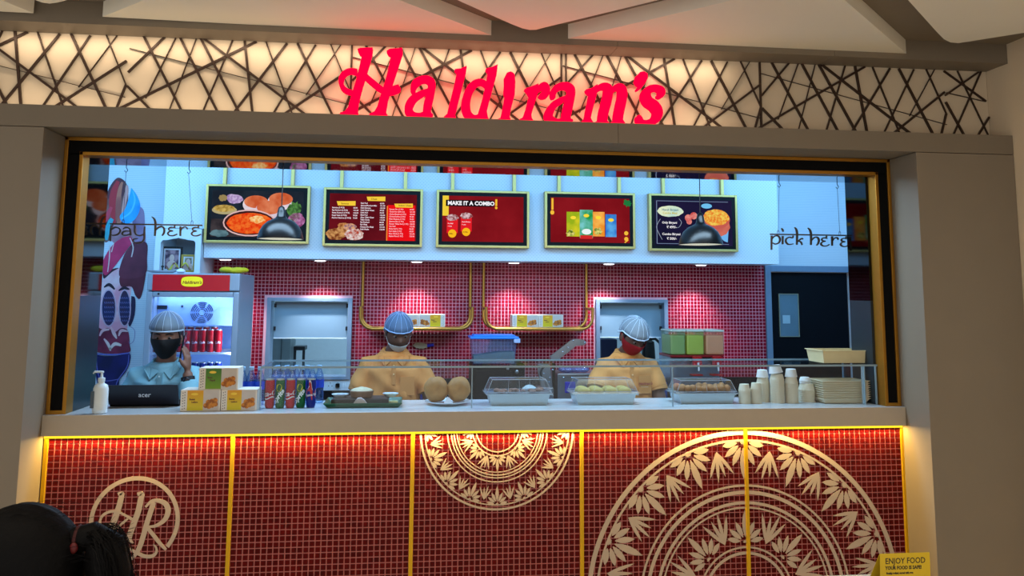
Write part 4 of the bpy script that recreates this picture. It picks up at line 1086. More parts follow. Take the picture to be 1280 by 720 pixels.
yc = fy0 + .095
k = 0
for i in range(9):
    x = PX(196 + i * 9.6, yc, 430)
    canister((x, yc, shz[0] + .0005), .0215, .135, m_can_r, 'red cola can on the upper cooler shelf, front row', 'red cans in the cooler', (lambda t, c, r, h: (lambda mb: (wrap(mb, 'Cola', .02, c, r + .0005, h * .38, 0, .1, bold=.0005), mb.build('lettering', cm((236, 226, 226), .4), t)))(MB())))
for i in range(8):
    x = PX(198 + i * 9.9, yc + .07, 430)
    canister((x, yc + .07, shz[0] + .0005), .0215, .150, m_can_r, 'taller red cola can in the row behind on the upper cooler shelf', 'red cans in the cooler, second row')
for i in range(9):
    x = PX(196 + i * 9.6, yc, 455)
    canister((x, yc, shz[1] + .0005), .0215, .145, m_can_b, 'blue drink can on the lower cooler shelf', 'blue cans in the cooler', (lambda t, c, r, h: MB().poly([(c[0] + (r + .0005) * math.sin(a), c[1] - (r + .0005) * math.cos(a), c[2] + z) for a, z in ((-.5, .03), (.1, .03), (.3, .09), (0, .125), (-.2, .10))]).build('swirl', cm((226, 150, 190), .4), t)))
# objects on top of the cooler
c = P(203, 338, 4.9 * K); zz = fz
t = thing('offering_plate', 'white oval plate with small dark lamp on top of the cooler', 'plate', (c.x, c.y, zz))
MB().lathe([(.05, 0.0005), (.085, .014), (.088, .018), (.05, .006), (.001, .005)], (c.x, c.y, zz), 28).build('plate_dish', cm((226, 232, 238), .25), t, 50)
MB().lathe([(.012, .006), (.006, .012), (.004, .035), (.010, .042), (.006, .05)], (c.x, c.y, zz), 12).build('oil_lamp', cm((30, 24, 26), .4, .3), t, 50)
c = P(226, 340, 4.86 * K)
o = MB().lathe([(.012, 0.0005), (.028, .012), (.022, .024), (.008, .03), (.001, .032)], (0, 0, 0), 18).build('small_bowl', cm((230, 234, 240), .3), None, 50); o.location = (c.x, c.y, zz)
lab(o, 'small upturned white bowl on the cooler beside offering plate', 'bowl')
c = P(292, 338, 4.85 * K)
mb = MB(); rd = random.Random(3)
for k in range(9): mb.ell((rd.uniform(-.085, .085), rd.uniform(-.03, .03), .018 + rd.uniform(0, .008)), (rd.uniform(.03, .055), .03, .017), 12, 8)
o = remesh_join(mb, .004, 3).build('yellow_cloth', cm((206, 186, 20), .6, bump=.4), None, True); o.location = (c.x, c.y, zz + .001); lab(o, 'crumpled yellow cloth lying on the right end of the cooler top', 'cloth')
# shrine niche
nx0, nx1 = PX(193, 5.14 * K, 320), PX(250.5, 5.14 * K, 320); nz1 = PZ(225, 286, 5.14 * K); nz0 = fz + .002
sh = thing('shrine_niche', 'white arched wall niche above cooler, holding two framed pictures', 'niche', ((nx0 + nx1) / 2, 5.14 * K, nz0))
m_sn = mat('white_painted_board', (206, 216, 226), .45)
tpx = P(200, 320, 5.14 * K).x; tpx1 = P(243.5, 320, 5.14 * K).x; za_ = PZ(220, 303, 5.14 * K); zb_ = PZ(220, 297, 5.14 * K)
y0, y1 = 5.14 * K, YT - .015
MB().box(nx0, tpx, y0, y1, nz0, nz1).build('side_board', m_sn, sh); MB().box(tpx1, nx1, y0, y1, nz0, nz1).build('side_board', m_sn, sh)
MB().box(tpx, tpx1, y1 - .012, y1, nz0, nz1).build('back_board', cm((186, 190, 192), .5), sh); MB().box(tpx, tpx1, y0, y1 - .013, nz0, nz0 + .015).build('base_board', m_sn, sh)
W_ = tpx1 - tpx; arch = [(0, 0), (.06, .45), (.2, .5), (.33, .75), (.45, .85), (.5, 1.0), (.55, .85), (.67, .75), (.8, .5), (.94, .45), (1, 0)]
pts = [(tpx + a * W_, y0, za_ + b * (zb_ - za_)) for a, b in arch] + [(tpx1, y0, nz1), (tpx, y0, nz1)]
MB().prism(pts, (0, .018, 0)).build('arched_head', m_sn, sh)


def pic(a, b, Yp, fcol, label, cols, lean=.0):
    p, q = P(a[0], a[1], Yp), P(b[0], b[1], Yp); z0 = nz0 + .0155; z1 = p.z
    t = thing('framed_picture', label, 'picture', ((p.x + q.x) / 2, Yp, z0))
    f = .013
    MB().box(p.x, p.x + f, Yp, Yp + .015, z0, z1, .002).box(q.x - f, q.x, Yp, Yp + .015, z0, z1, .002).box(p.x + f, q.x - f, Yp, Yp + .015, z0, z0 + f, .002).box(p.x + f, q.x - f, Yp, Yp + .015, z1 - f, z1, .002).build('picture_frame', cm(fcol, .35, .1), t)
    MB().box(p.x + f, q.x - f, Yp + .006, Yp + .012, z0 + f, z1 - f).build('mount', cm((206, 206, 214), .5), t)
    MB().box(p.x + f * 1.7, q.x - f * 1.7, Yp + .004, Yp + .006, z0 + f * 1.7, z1 - f * 1.7).build('print', two(cols[0], cols[1], 26), t)
    cx = (p.x + q.x) / 2; MB().ell((cx, Yp + .003, z0 + .55 * (z1 - z0)), (.016, .002, .024), 12, 8).ell((cx, Yp + .003, z0 + .28 * (z1 - z0)), (.03, .002, .03), 12, 8).build('print_figure', cm((190, 160, 150), .5), t)
    return t


pic((202.5, 308), (226.5, 342), 5.2 * K, (16, 16, 20), 'black framed picture standing in the wall niche', ((60, 40, 60), (150, 120, 130)))
pic((226.8, 318), (243, 342), 5.18 * K, (170, 140, 60), 'small gold framed picture beside the black one in niche', ((40, 36, 30), (150, 140, 110)))
mb = MB(); rd = random.Random(5)
for k in range(46): a = k / 45; p = P(208 + a * 30, 329 + 4 * math.sin(a * 14) + 4, 5.165 * K); mb.ell((p.x, p.y, max(p.z, nz0 + .025)), (.006, .006, .006), 8, 5)
o = mb.build('flower_garland', two((200, 190, 60), (120, 60, 70), 40), None, True, loc=tuple(P(222, 335, 5.165 * K))); lab(o, 'small yellow flower garland lying before the niche pictures', 'garland')
# ================================================================ brass racks
m_br = mat('rack_brass', (190, 140, 66), 0.32, 0.75, var=0.06)


def rack(xl, xr, zsh, label):
    t = thing('hanging_rack', label, 'rack', ((xl + xr) / 2, YT - .12, zsh), 'brass hanging racks')
    r = .0105; R_ = .085
    for j, (yy, nm) in enumerate(((YT - .03, 'rear_tube'), (YT - .24, 'front_tube'))):
        top = zbk - .001 if j == 0 else zsh + R_ + .065
        for s in (0, 1):
            pass
        pts = [(xl, yy, top)] + [(xl + R_ - R_ * math.cos(a), yy, zsh + R_ - R_ * math.sin(a)) for a in [PI / 2 * k / 8 for k in range(9)]] + [(xr - R_ + R_ * math.sin(a), yy, zsh + R_ - R_ * math.cos(a)) for a in [PI / 2 * k / 8 for k in range(9)]] + [(xr, yy, top)]
        MB().tube(pts, r, 12).build(nm, m_br, t, 60)
    for xx in (xl, xr):
        z_ = zsh + R_ + .055; MB().tube([(xx, YT - .24, z_), (xx, YT - .03, z_)], r * .9, 10).build('end_tube', m_br, t, 60)
    MB().box(xl + R_ * .9, xr - R_ * .9, YT - .245, YT - .025, zsh - .004 - r + .002, zsh + r, .002).build('shelf_board', m_br, t)
    return t


YR = YT - .14
za_ = PZ(520, 411, YT - .24)
rack(PX(453.5, YT - .03, 360), PX(588, YT - .03, 360), za_, 'brass tube rack hanging on red mosaic, left of the two')
rack(PX(604.5, YT - .03, 360), PX(733, YT - .03, 360), za_, 'brass tube rack hanging on red mosaic, right of the two')


def sweets_box(x0, x1, y0, y1, z0, z1, label, cols, grp, flip=False, words=('Besan', 'Ladoo')):
    """printed carton: white box, coloured panel, photo of sweets"""
    t = thing('sweets_box', label, 'box', ((x0 + x1) / 2, (y0 + y1) / 2, z0), grp)
    MB().box(x0, x1, y0, y1, z0, z1, .002).build('carton', cm((222, 214, 200), .5), t)
    w, h = x1 - x0, z1 - z0; X = (lambda u: x0 + u * w) if not flip else (lambda u: x1 - u * w)
    yy = y0 - .0002

    def fl(nm, u0, u1, v0, v1, m, lay=1):
        a, b = sorted((X(u0), X(u1))); MB().box(a, b, yy - .0005 * lay, yy - .0005 * (lay - 1), z0 + v0 * h, z0 + v1 * h).build(nm, m, t)
    gm = bpy.data.materials.new('printed_gradient'); gm.use_nodes = True; nt = gm.node_tree
    tc = nt.nodes.new('ShaderNodeTexCoord'); sp = nt.nodes.new('ShaderNodeSeparateXYZ'); cr = nt.nodes.new('ShaderNodeValToRGB')
    cr.color_ramp.elements[0].color = rgb(*cols[0]); cr.color_ramp.elements[1].color = rgb(*cols[1])
    nt.links.new(tc.outputs['Generated'], sp.inputs[0]); nt.links.new(sp.outputs[2], cr.inputs[0]); nt.links.new(cr.outputs[0], nt.nodes['Principled BSDF'].inputs['Base Color'])
    fl('colour_panel', .17, .57, .03, .97, gm)
    fl('photo_panel', .57, .96, .03, .97, cm((196, 186, 176), .5))
    mb = MB()
    for k in range(7):
        for q in range(2): mb.box(X(.045 + q * .05), X(.07 + q * .05), yy - .0005, yy, z0 + h * (.08 + .125 * k + .03 * q), z0 + h * (.13 + .125 * k + .03 * q))
    mb.build('pattern', cm((120, 110, 110), .5), t)
    mb = MB(); rd = random.Random(int(x0 * 977) % 97)
    for k, (u, v) in enumerate(((.64, .26), (.72, .22), (.80, .27), (.88, .32), (.70, .42), (.79, .46), (.87, .5))):
        cx, cz, r_ = X(u), z0 + h * v, .12 * h
        mb.prism([(cx + r_ * math.cos(2 * PI * a / 12), yy - .0005 - .0001 * k, cz + r_ * math.sin(2 * PI * a / 12)) for a in range(12)], (0, -.0005, 0))
    mb.build('sweets_print', two((206, 130, 44), (150, 80, 24), 60), t)
    mb = MB(); u0 = .22 if not flip else .52
    xs_ = X(u0)
    for k, s in enumerate(words): add_text(mb, s, h * .115, lambda a, b, c_, k=k: Vector((xs_ + a + k * w * .06, yy - .0011, z0 + h * (.52 - .13 * k) + b)), bold=.0004)
    mb.build('box_text', cm((90, 40, 30), .5), t)
    mb = MB(); cx = X(.35); cz = z0 + h * .8
    mb.prism([(cx + .09 * w * math.cos(2 * PI * a / 16), yy - .0006, cz + .06 * h * math.sin(2 * PI * a / 16)) for a in range(16)], (0, -.0004, 0)); mb.build('badge', cm((240, 200, 60), .4), t)
    return t


YEL = ((206, 190, 10), (222, 150, 20)); GRN = ((110, 150, 10), (50, 110, 24))
for n_, (a, b, fl_, lb) in enumerate(((495, 523, False, 'sweets carton on left brass rack, half hidden behind worker'), (523.3, 556.5, True, 'sweets carton with mirrored print on left brass rack, rightmost'), (640.5, 673, False, 'sweets carton on the right brass rack, left one'), (673.4, 704, False, 'sweets carton on the right brass rack, right one'))):
    x0, x1 = PX(a, YR - .08, 402), PX(b, YR - .08, 402); z0 = za_ + .0115
    sweets_box(x0, x1 - .001, YR - .08, YR + .07, z0, PZ(560, 393, YR - .08), lb, YEL, 'cartons on the brass racks', fl_)
# wooden paddle with blue handle hanging on the tiles
c = P(529, 432, YT - .03)
t = thing('serving_scoop', 'flat grey scoop with blue handle hung on mosaic behind worker', 'scoop', tuple(c))
MB().prism([(c.x + x, c.y, c.z + z) for x, z in ((-.075, .0), (-.05, .022), (.0, .018), (.025, .01), (.03, -.012), (.0, -.022), (-.045, -.018))], (0, .012, 0)).build('blade', cm((150, 140, 120), .4, .4), t)
MB().tube([(c.x + .028, c.y + .006, c.z), (c.x + .075, c.y + .006, c.z + .006)], .012, 10).build('handle', cm((40, 50, 200), .35), t, 60)
# ================================================================ back counter and machines
ZBC = .86 * K
m_gran = mat('black_granite_top', (12, 13, 16), .3, var=.2, scale=80, spec=.15)
m_ss = mat('stainless_steel', (150, 156, 164), .28, .9, var=.05, scale=12)
m_blkm = mat('black_machine_casing', (9, 10, 12), .5, spec=.08)
bc = thing('back_counter', 'long back counter with black granite top along the mosaic wall', 'counter', (.7, 5.2 * K, 0))
bx0, bx1 = PX(319, 4.98 * K), PX(955, 5.3 * K)
MB().box(bx0, bx1, 4.98 * K, YT - .003, ZBC - .035, ZBC, .003).build('granite_top', m_gran, bc)
n_ = 6
for k in range(n_):
    a = bx0 + (bx1 - bx0) * k / n_; b = bx0 + (bx1 - bx0) * (k + 1) / n_
    MB().box(a + .004, b - .004, 5.0 * K, 5.02 * K, .12, ZBC - .04, .003).build('cabinet_door', m_ss, bc)
MB().box(bx0 + .01, bx1 - .01, 5.022 * K, YT - .004, .05, ZBC - .0355).build('carcass', m_ss, bc)
# black machine with the lidded container on it
a, b = P(591, 455, 5.0 * K), P(656, 500, 5.0 * K)
t = thing('black_oven', 'black box oven on back counter below blue-lidded container', 'oven', ((a.x + b.x) / 2, 5.15 * K, ZBC + .001))
zm = PZ(620, 455.5, 5.0 * K)
MB().box(a.x, b.x, 5.0 * K, 5.3 * K, ZBC + .001, zm, .006).build('casing', m_blkm, t)
MB().box(a.x + .02, b.x - .09, 5.0 * K - .006, 5.0 * K - .0005, ZBC + .04, zm - .04, .003).build('oven_door', cm((12, 13, 17), .3, spec=.15), t)
q = P(634.5, 460, 5.0 * K); MB().box(q.x - .008, q.x + .008, 5.0 * K - .016, 5.0 * K - .001, q.z - .010, q.z + .008, .002).build('latch', m_ss, t)
q = P(646, 464.5, 5.0 * K); MB().lathe([(.012, 0), (.012, .010), (.009, .013)], (q.x, 5.0 * K - .001, q.z), 16, M=Matrix.Rotation(PI / 2, 3, 'X')).build('knob', m_ss, t, 50)
a, b = P(588, 420, 5.02 * K), P(648.5, 447, 5.02 * K)
t = thing('storage_container', 'large clear tub with bright blue lid, half full, on black oven', 'container', ((a.x + b.x) / 2, 5.12 * K, zm + .001))
z0 = zm + .001; z1 = a.z; cx = (a.x + b.x) / 2; hw = (b.x - a.x) / 2; y0, y1 = 5.02 * K, 5.02 * K + .22


def tub(mb, cx, cy, hw0, hd0, hw1, hd1, z0, z1, bev=.0):
    mb.hexa([(cx - hw0, cy - hd0, z0), (cx + hw0, cy - hd0, z0), (cx + hw0, cy + hd0, z0), (cx - hw0, cy + hd0, z0), (cx - hw1, cy - hd1, z1), (cx + hw1, cy - hd1, z1), (cx + hw1, cy + hd1, z1), (cx - hw1, cy + hd1, z1)])
    return mb


cy = (y0 + y1) / 2
tub(MB(), cx, cy, hw * .84, .085, hw * .93, .10, z0, z1 - .02).build('tub', glass('cloudy_plastic', (.75, .86, .98), .06, .15, .14, (130, 170, 230)), t)
mb = MB(); tub(mb, cx, cy, hw * .83, .083, hw * .85, .087, z0 + .002, z0 + (z1 - z0) * .28)
mb.prism([(cx - hw * .8, cy - .08, z0 + (z1 - z0) * .27), (cx + hw * .84, cy - .08, z0 + (z1 - z0) * .27), (cx + hw * .84, cy - .08, z0 + (z1 - z0) * .42), (cx + hw * .2, cy - .08, z0 + (z1 - z0) * .40)], (0, .15, 0)); mb.build('grain', mat('sev_grain', (150, 140, 110), .9, bump=.6, scale=120), t)
MB().box(cx - hw, cx + hw, y0 - .005, y1 + .005, z1 - .020, z1 - .004, .006).box(cx - hw * .85, cx + hw * .85, y0 + .02, y1 - .02, z1 - .005, z1 + .006, .004).build('lid', cm((24, 130, 236), .35), t)
MB().box(cx + hw * .8, cx + hw * 1.06, y0 - .004, y0 + .05, z1 - .045, z1 - .016, .004).build('lid_clip', cm((170, 190, 230), .3), t)
# leaning plate
c = P(663, 479, 4.96 * K)
t = MB().lathe([(.001, 0), (.04, 0), (.052, -.006), (.054, -.004), (.041, .004), (.001, .004)], (0, 0, 0), 30, M=Matrix.Rotation(math.radians(80), 3, 'X')).build('leaning_plate', cm((216, 222, 216), .25), None, 50)
t.location = (c.x, 4.99 * K, ZBC + .09); t.scale = (1.1, 1.1, 1.1); lab(t, 'round white plate leaning upright beside the black oven', 'plate'); lp_ = t
MB().box(c.x - .06, c.x + .06, 4.98 * K, 5.01 * K, ZBC + .001, ZBC + .035, .003).build('plate_stand', m_ss, None, loc=(c.x, 5.0 * K, ZBC))
o = bpy.data.objects['plate_stand']; lab(o, 'low steel plate stand on the back counter under leaning plate', 'stand')
# press with a bolted arm
t = thing('puri_press', 'steel press with raised bolted arm on the back counter', 'machine', (P(690, 490, 5.05 * K).x, 5.1 * K, ZBC + .001))
Yp = 5.05 * K; f = lambda x, y: P(580 + x / 7.2, 410 + y / 7.2, Yp)
MB().prism([f(*p) for p in ((672, 330), (700, 320), (760, 325), (775, 345), (785, 420), (800, 560), (700, 560), (690, 500), (668, 400), (664, 350))], (0, .03, 0)).build('side_plate', m_ss, t)
MB().prism([f(*p) for p in ((775, 255), (860, 190), (960, 112), (1010, 98), (1085, 110), (1105, 132), (1090, 152), (1010, 160), (930, 225), (880, 262), (850, 285), (790, 290))], (0, .02, 0)).build('lever_arm', m_ss, t)
add_ = MB(); add_stroke(add_, [(725, 345, 16), (700, 370, 18), (690, 410, 18), (700, 455, 14)], f, (0, -.008, 0)); add_.build('pressure_curve', cm((40, 44, 50), .3, .5), t)
MB().prism([f(*p) for p in ((795, 320), (822, 320), (818, 548), (800, 548))], (0, .02, 0)).build('guide_post', m_blkm, t)
mb = MB(); Mx = Matrix.Rotation(PI / 2, 3, 'X')
for x, y in ((985, 112), (1090, 130), (938, 176), (890, 216), (675, 352), (722, 345), (757, 344), (716, 410), (775, 445), (800, 375), (765, 485)): q = f(x, y); mb.lathe([(.006, 0), (.006, .005), (.003, .008)], (q.x, Yp - .0005 - (0), q.z), 8, M=Mx)
mb.build('bolts', cm((225, 230, 236), .2, .9), t)
MB().box(f(672, 0).x, f(800, 0).x, 5.02 * K, 5.18 * K, ZBC + .001, f(0, 540).z, .005).build('press_base', m_ss, t)
# steel fryer with blue switch
Yf = 5.04 * K; a, b = P(697, 467, Yf), P(742, 500, Yf)
t = thing('counter_fryer', 'steel counter fryer with blue switch panel beside press', 'fryer', ((a.x + b.x) / 2, 5.1 * K, ZBC + .001))
MB().box(a.x, b.x + .10, Yf, 5.3 * K, ZBC + .001, a.z, .006).build('fryer_body', m_ss, t)
q0, q1 = P(706, 477, Yf), P(719, 491, Yf); MB().box(q0.x, q1.x, Yf - .010, Yf - .0005, q1.z, q0.z, .003).build('switch_panel', cm((30, 34, 150), .3), t)
mb = MB()
for x in (704.5, 715, 725.5, 733): q = P(x, 472, Yf); mb.lathe([(.005, 0), (.005, .004), (.002, .006)], (q.x, Yf - .0005, q.z), 8, M=Mx)
mb.build('screws', cm((226, 230, 236), .2, .9), t)
mb = MB(); rd = random.Random(8)
for k in range(8): mb.ell((rd.uniform(-.07, .07), rd.uniform(-.03, .03), .02), (rd.uniform(.03, .05), .04, .02), 12, 8)
o = remesh_join(mb, .005, 1).build('plastic_packet', glass('crinkled_plastic', (.6, .66, .95), .25, .12, .3, (110, 120, 200)), None, True); o.location = (P(719, 464, Yf).x, 5.12 * K, a.z + .001); lab(o, 'crinkled clear plastic packet lying on the steel fryer', 'packet')
# juice tanks
Yj = 4.98 * K
a, b = P(838, 447, Yj), P(906, 500, Yj)
t = thing('juice_dispenser', 'three-tank cold drink dispenser with red taps, two green and one orange', 'dispenser', ((a.x + b.x) / 2, 5.1 * K, ZBC + .001))
MB().box(a.x + .01, b.x - .02, Yj + .03, Yj + .24, ZBC + .001, a.z, .008).build('steel_body', m_ss, t)
MB().box(a.x, b.x, Yj, Yj + .26, a.z + .0005, a.z + .016, .004).build('cooling_deck', cm((130, 20, 24), .35), t)
for x0_, x1_, c1, c2 in ((838.5, 857.5, (150, 176, 110), (130, 160, 92)), (859, 881, (184, 196, 84), (168, 180, 70)), (883, 906, (226, 160, 120), (214, 140, 96))):
    u, v = PX(x0_, Yj, 440), PX(x1_, Yj, 440); zt = PZ(870, 412.5, Yj); z0 = a.z + .017
    tk = MB().box(u, v, Yj + .005, Yj + .22, z0, zt - .012, .012).build('juice_tank', glass('tank_plastic', (.9, .95, .92), .08, .08, .25, c1), t)
    MB().box(u + .004, v - .004, Yj + .010, Yj + .215, z0 + .003, z0 + (zt - z0) * .78, .010).build('juice', mat('cold_juice', c1, .25, var=.1, scale=12, emis=c1, es=.08), tk)
    MB().box(u - .001, v + .001, Yj, Yj + .225, zt - .0115, zt, .005).build('tank_lid', cm((196, 206, 190), .3), t)
    xm = (u + v) / 2
    if x0_ > 850:
        MB().box(xm - .03, xm + .03, Yj - .035, Yj - .001, a.z - .06, a.z + .010, .008).build('tap_block', cm((176, 20, 26), .3), t)
        MB().tube([(xm, Yj - .04, a.z - .03), (xm, Yj - .05, a.z - .085)], [.008, .006], 10).build('tap_lever', cm((220, 224, 226), .2, .5), t)
        MB().box(xm - .035, xm + .035, Yj - .03, Yj + .028, a.z - .118, a.z - .108, .002).build('tap_bracket', cm((176, 20, 26), .3), t)
# blue bottle, dark jar and bits on the back counter
q = P(522, 490, 5.0 * K); t = thing('spray_bottle', 'dark blue bottle on back counter behind orange-shirted worker', 'bottle', (q.x, 5.02 * K, ZBC + .001))
MB().lathe([(.035, 0), (.036, .01), (.036, .11), (.015, .14), (.014, .16)], (q.x, 5.02 * K, ZBC + .001), 20).build('bottle_body', cm((20, 26, 96), .2), t, 50)
MB().lathe([(.017, .1605), (.017, .185), (.01, .19)], (q.x, 5.02 * K, ZBC + .001), 16).build('bottle_cap', cm((200, 206, 226), .3), t, 50)
q = P(843, 480, 4.9 * K); t = thing('water_jar', 'translucent blue jar between worker and juice dispenser', 'jar', (q.x, 5.04 * K, ZBC + .001))
MB().lathe([(.05, 0), (.055, .01), (.055, .15), (.04, .17)], (q.x - .055, 5.04 * K, ZBC + .001), 20).build('jar_body', cm((40, 70, 130), .15), t, 50)
MB().lathe([(.042, .1705), (.042, .19), (.001, .195)], (q.x - .055, 5.04 * K, ZBC + .001), 20).build('jar_lid', cm((120, 150, 190), .3), t, 50)
# socket plate with a plug
a, b = P(404.5, 474.5, YT - .01), P(438.5, 488, YT - .01)
t = thing('socket_plate', 'white wall socket and switch plate below the left hatch', 'socket', ((a.x + b.x) / 2, YT - .003, b.z))
MB().box(a.x, b.x, YT - .012, YT - .003, b.z, a.z, .003).build('plate', cm((216, 226, 236), .35), t)
for u in (.25, .52):
    xx = a.x + u * (b.x - a.x); zz = (a.z + b.z) / 2
    mb = MB()
    for dx, dz in ((0, .014), (-.012, -.006), (.012, -.006)): mb.lathe([(.0035, 0), (.0035, .001)], (xx + dx, YT - .0125, zz + dz), 8, M=Mx)
    mb.build('socket_holes', cm((40, 46, 60), .5), t)
for u in (.72, .8, .88, .94): xx = a.x + u * (b.x - a.x); zz = (a.z + b.z) / 2; MB().box(xx - .005, xx + .005, YT - .016, YT - .0122, zz - .016, zz + .016, .002).build('switch', cm((236, 240, 244), .3), t)
xx = a.x + .52 * (b.x - a.x); MB().box(xx - .014, xx + .014, YT - .042, YT - .0135, (a.z + b.z) / 2 - .016, (a.z + b.z) / 2 + .012, .005).build('plug', m_blkm, t)
# ================================================================ glass guard on the worktop
m_gl = glass('guard_glass', (.94, .98, 1.0), .02, fres=.07)
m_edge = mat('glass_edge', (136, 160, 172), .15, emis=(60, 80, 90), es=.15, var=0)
YG = 3.553 * K; yr = 3.84 * K; zg = 1.212 * K
gx0, gx1, gx2 = PX(325, YG, 490), PX(1083, YG, 480), PX(1097, YG, 480)
t = thing('glass_guard', 'clear glass food guard with flat top standing on the worktop', 'glass guard', ((gx0 + gx2) / 2, YG, ZT))
cuts = [gx0, PX(590, YG, 480), PX(841, YG, 480), gx1]
for k in range(3):
    MB().box(cuts[k] + .001, cuts[k + 1] - .001, YG, YG + .008, ZT + .0005, zg - .0045).build('front_pane', m_gl, t)
for x in cuts[:-1] + [gx1 - .008]: MB().box(x - .0022, x + .0022, YG - .0008, YG + .0088, ZT + .0005, zg - .004).build('pane_edge', m_edge, t)
MB().box(gx0, gx2, YG - .002, yr + .08, zg - .004, zg + .005).build('top_pane', m_gl, t)
MB().box(gx0, gx2, YG - .0035, YG - .002, zg - .004, zg + .005).box(gx0, gx2, yr + .08, yr + .082, zg - .004, zg + .005).build('pane_edge', m_edge, t)
MB().box(gx0 - .002, gx0 - .0005, YG - .002, yr + .08, zg - .004, zg + .005).build('pane_edge', m_edge, t)
for xx in (gx0 + .001, gx2 - .009): MB().box(xx, xx + .008, YG + .010, yr, ZT + .0005, zg - .0045).build('side_pane', m_gl, t)
MB().box(gx2 - .0095, gx2 - .004, YG - .001, YG + .009, ZT + .0005, zg - .004).build('pane_edge', m_edge, t)
MB().box(gx1 - .014, gx1 - .004, YG + .010, YG + .022, ZT + .0005, zg - .0045, .002).build('corner_post', cm((170, 190, 200), .25, .6), t)
xr_ = PX(1053, yr, 460); MB().box(xr_ - .002, xr_ + .004, yr - .008, yr, ZT + .0005, zg - .0045).build('rear_post', cm((110, 150, 170), .2, .4), t)
MB().box(xr_, gx1 - .015, yr - .008, yr - .002, PZ(1065, 473, yr), PZ(1065, 473, yr) + .005).build('rear_rail', cm((110, 150, 170), .2, .4), t)
# ================================================================ things on the worktop
z = ZT + .0006
# sanitiser
q = onZ(125, 517, ZT); q.y = max(q.y, YS + .035); q.x = PX(126, q.y, 490)
t = thing('pump_bottle', 'white hand sanitiser pump bottle at the left end of the worktop', 'bottle', (q.x, q.y, z))
MB().lathe([(.024, 0), (.030, .004), (.031, .02), (.031, .105), (.026, .120), (.013, .128), (.0125, .134)], (q.x, q.y, z), 28, sy=.8).build('bottle_body', cm((214, 226, 232), .25), t, 50)
MB().lathe([(.0145, .1345), (.0145, .150), (.006, .152), (.0045, .170), (.008, .172), (.008, .178), (.001, .18)], (q.x, q.y, z), 16).build('pump', cm((200, 214, 224), .3), t, 50)
MB().tube([(q.x, q.y, z + .175), (q.x - .028, q.y - .004, z + .176), (q.x - .034, q.y - .005, z + .168)], [.005, .0045, .003], 8).build('nozzle', cm((200, 214, 224), .3), t, 50)
MB().box(q.x - .0335, q.x - .020, q.y - .0225, q.y - .012, z + .025, z + .095).build('bottle_label', cm((60, 80, 96), .4), t)
# laptop
la, lb = onZ(139, 506.5, ZT), onZ(225, 504.5, ZT); yl = 3.70 * K
x0, x1 = PX(137, yl, 490), PX(224.5, yl, 490); zl = PZ(180, 479.5, yl + .02)
t = thing('laptop', 'open black laptop with back of lid facing out, left of cartons', 'laptop', ((x0 + x1) / 2, yl, z))
MB().hexa([(x0, yl, z + .012), (x1, yl, z + .012), (x1, yl + .008, z + .012), (x0, yl + .008, z + .012), (x0, yl - .006, zl + .07), (x1, yl - .006, zl + .07), (x1, yl - .0, zl + .07), (x0, yl - .0, zl + .07)] if False else
          [(x0, yl, z + .010), (x1, yl, z + .010), (x1, yl + .008, z + .010), (x0, yl + .008, z + .010), (x0, yl - .045, zl), (x1, yl - .045, zl), (x1, yl - .037, zl), (x0, yl - .037, zl)]).build('lid', mat('laptop_black', (16, 20, 34), .35), t)
MB().box(x0, x1, yl + .0085, yl + .13, z, z + .016, .004).build('keyboard_base', m_blkm, t)
mb = MB(); tx = PX(172, yl - .03, 493); s_ = (zl - z - .01); ny = -.045 / s_
add_text(mb, 'acer', .031, lambda a, b, c_: Vector((tx + a, yl + (z + .045 + b - z - .01) * ny - .0012, z + .045 + b)), bold=.0002, shear=.15)
mb.build('lid_lettering', cm((226, 230, 234), .3, .3), t)
MB().hexa([(x0 + .008, yl + .0085, z + .02), (x1 - .008, yl + .0085, z + .02), (x1 - .008, yl + .009, z + .02), (x0 + .008, yl + .009, z + .02), (x0 + .008, yl - .0365, zl - .006), (x1 - .008, yl - .0365, zl - .006), (x1 - .008, yl - .036, zl - .006), (x0 + .008, yl - .036, zl - .006)]).build('display', emi('laptop_display', (120, 160, 220), .6), t)
# three sweets cartons
yb2 = 3.545 * K
bx = [PX(225.5, yb2, 500), PX(275.5, yb2, 500), PX(276.2, yb2, 500), PX(321, yb2, 500)]
zb2 = PZ(250, 487.3, yb2); h_ = zb2 - z
sweets_box(bx[0], bx[1], yb2, yb2 + .12, z, z + h_, 'yellow sweets carton beside laptop, left of bottom pair', YEL, 'sweets cartons by the laptop')
sweets_box(bx[2], bx[3], yb2 + .002, yb2 + .122, z, z + h_, 'yellow sweets carton next to soda cans, right of bottom pair', YEL, 'sweets cartons by the laptop')
sweets_box(PX(248.5, yb2, 470), PX(297.5, yb2, 470), yb2 + .004, yb2 + .124, z + h_ + .0005, PZ(272, 460, yb2), 'green sweets carton stacked on the two yellow ones', GRN, 'sweets cartons by the laptop', words=('Soan', 'Papdi'))
# soda cans
yc = 3.625 * K
hc = PZ(350, 474, yc - .03) - z
specs = [(342.3, m_can_r, 'red cola can, first from left in the front row of five', art_cola), (354.6, m_can_g, 'green lime soda can, second from left between red cans', art_lime), (367.2, m_can_r, 'red cola can, middle of the front row of five', art_cola),
         (380, m_can_g, 'green lime soda can next to the blue one', art_lime), (393.2, m_can_b, 'dark blue soda can with red thumb emblem, right end', art_thumb)]
xs0 = PX(337, yc, 500); xe0 = PX(388.5, yc, 500)
for k, (px, m_, lb_, ar) in enumerate(specs):
    r_ = (xe0 - xs0) / 4 * .455
    canister((xs0 + (xe0 - xs0) * k / 4, yc, z), r_, hc, m_, lb_, 'soda cans on the worktop', ar)
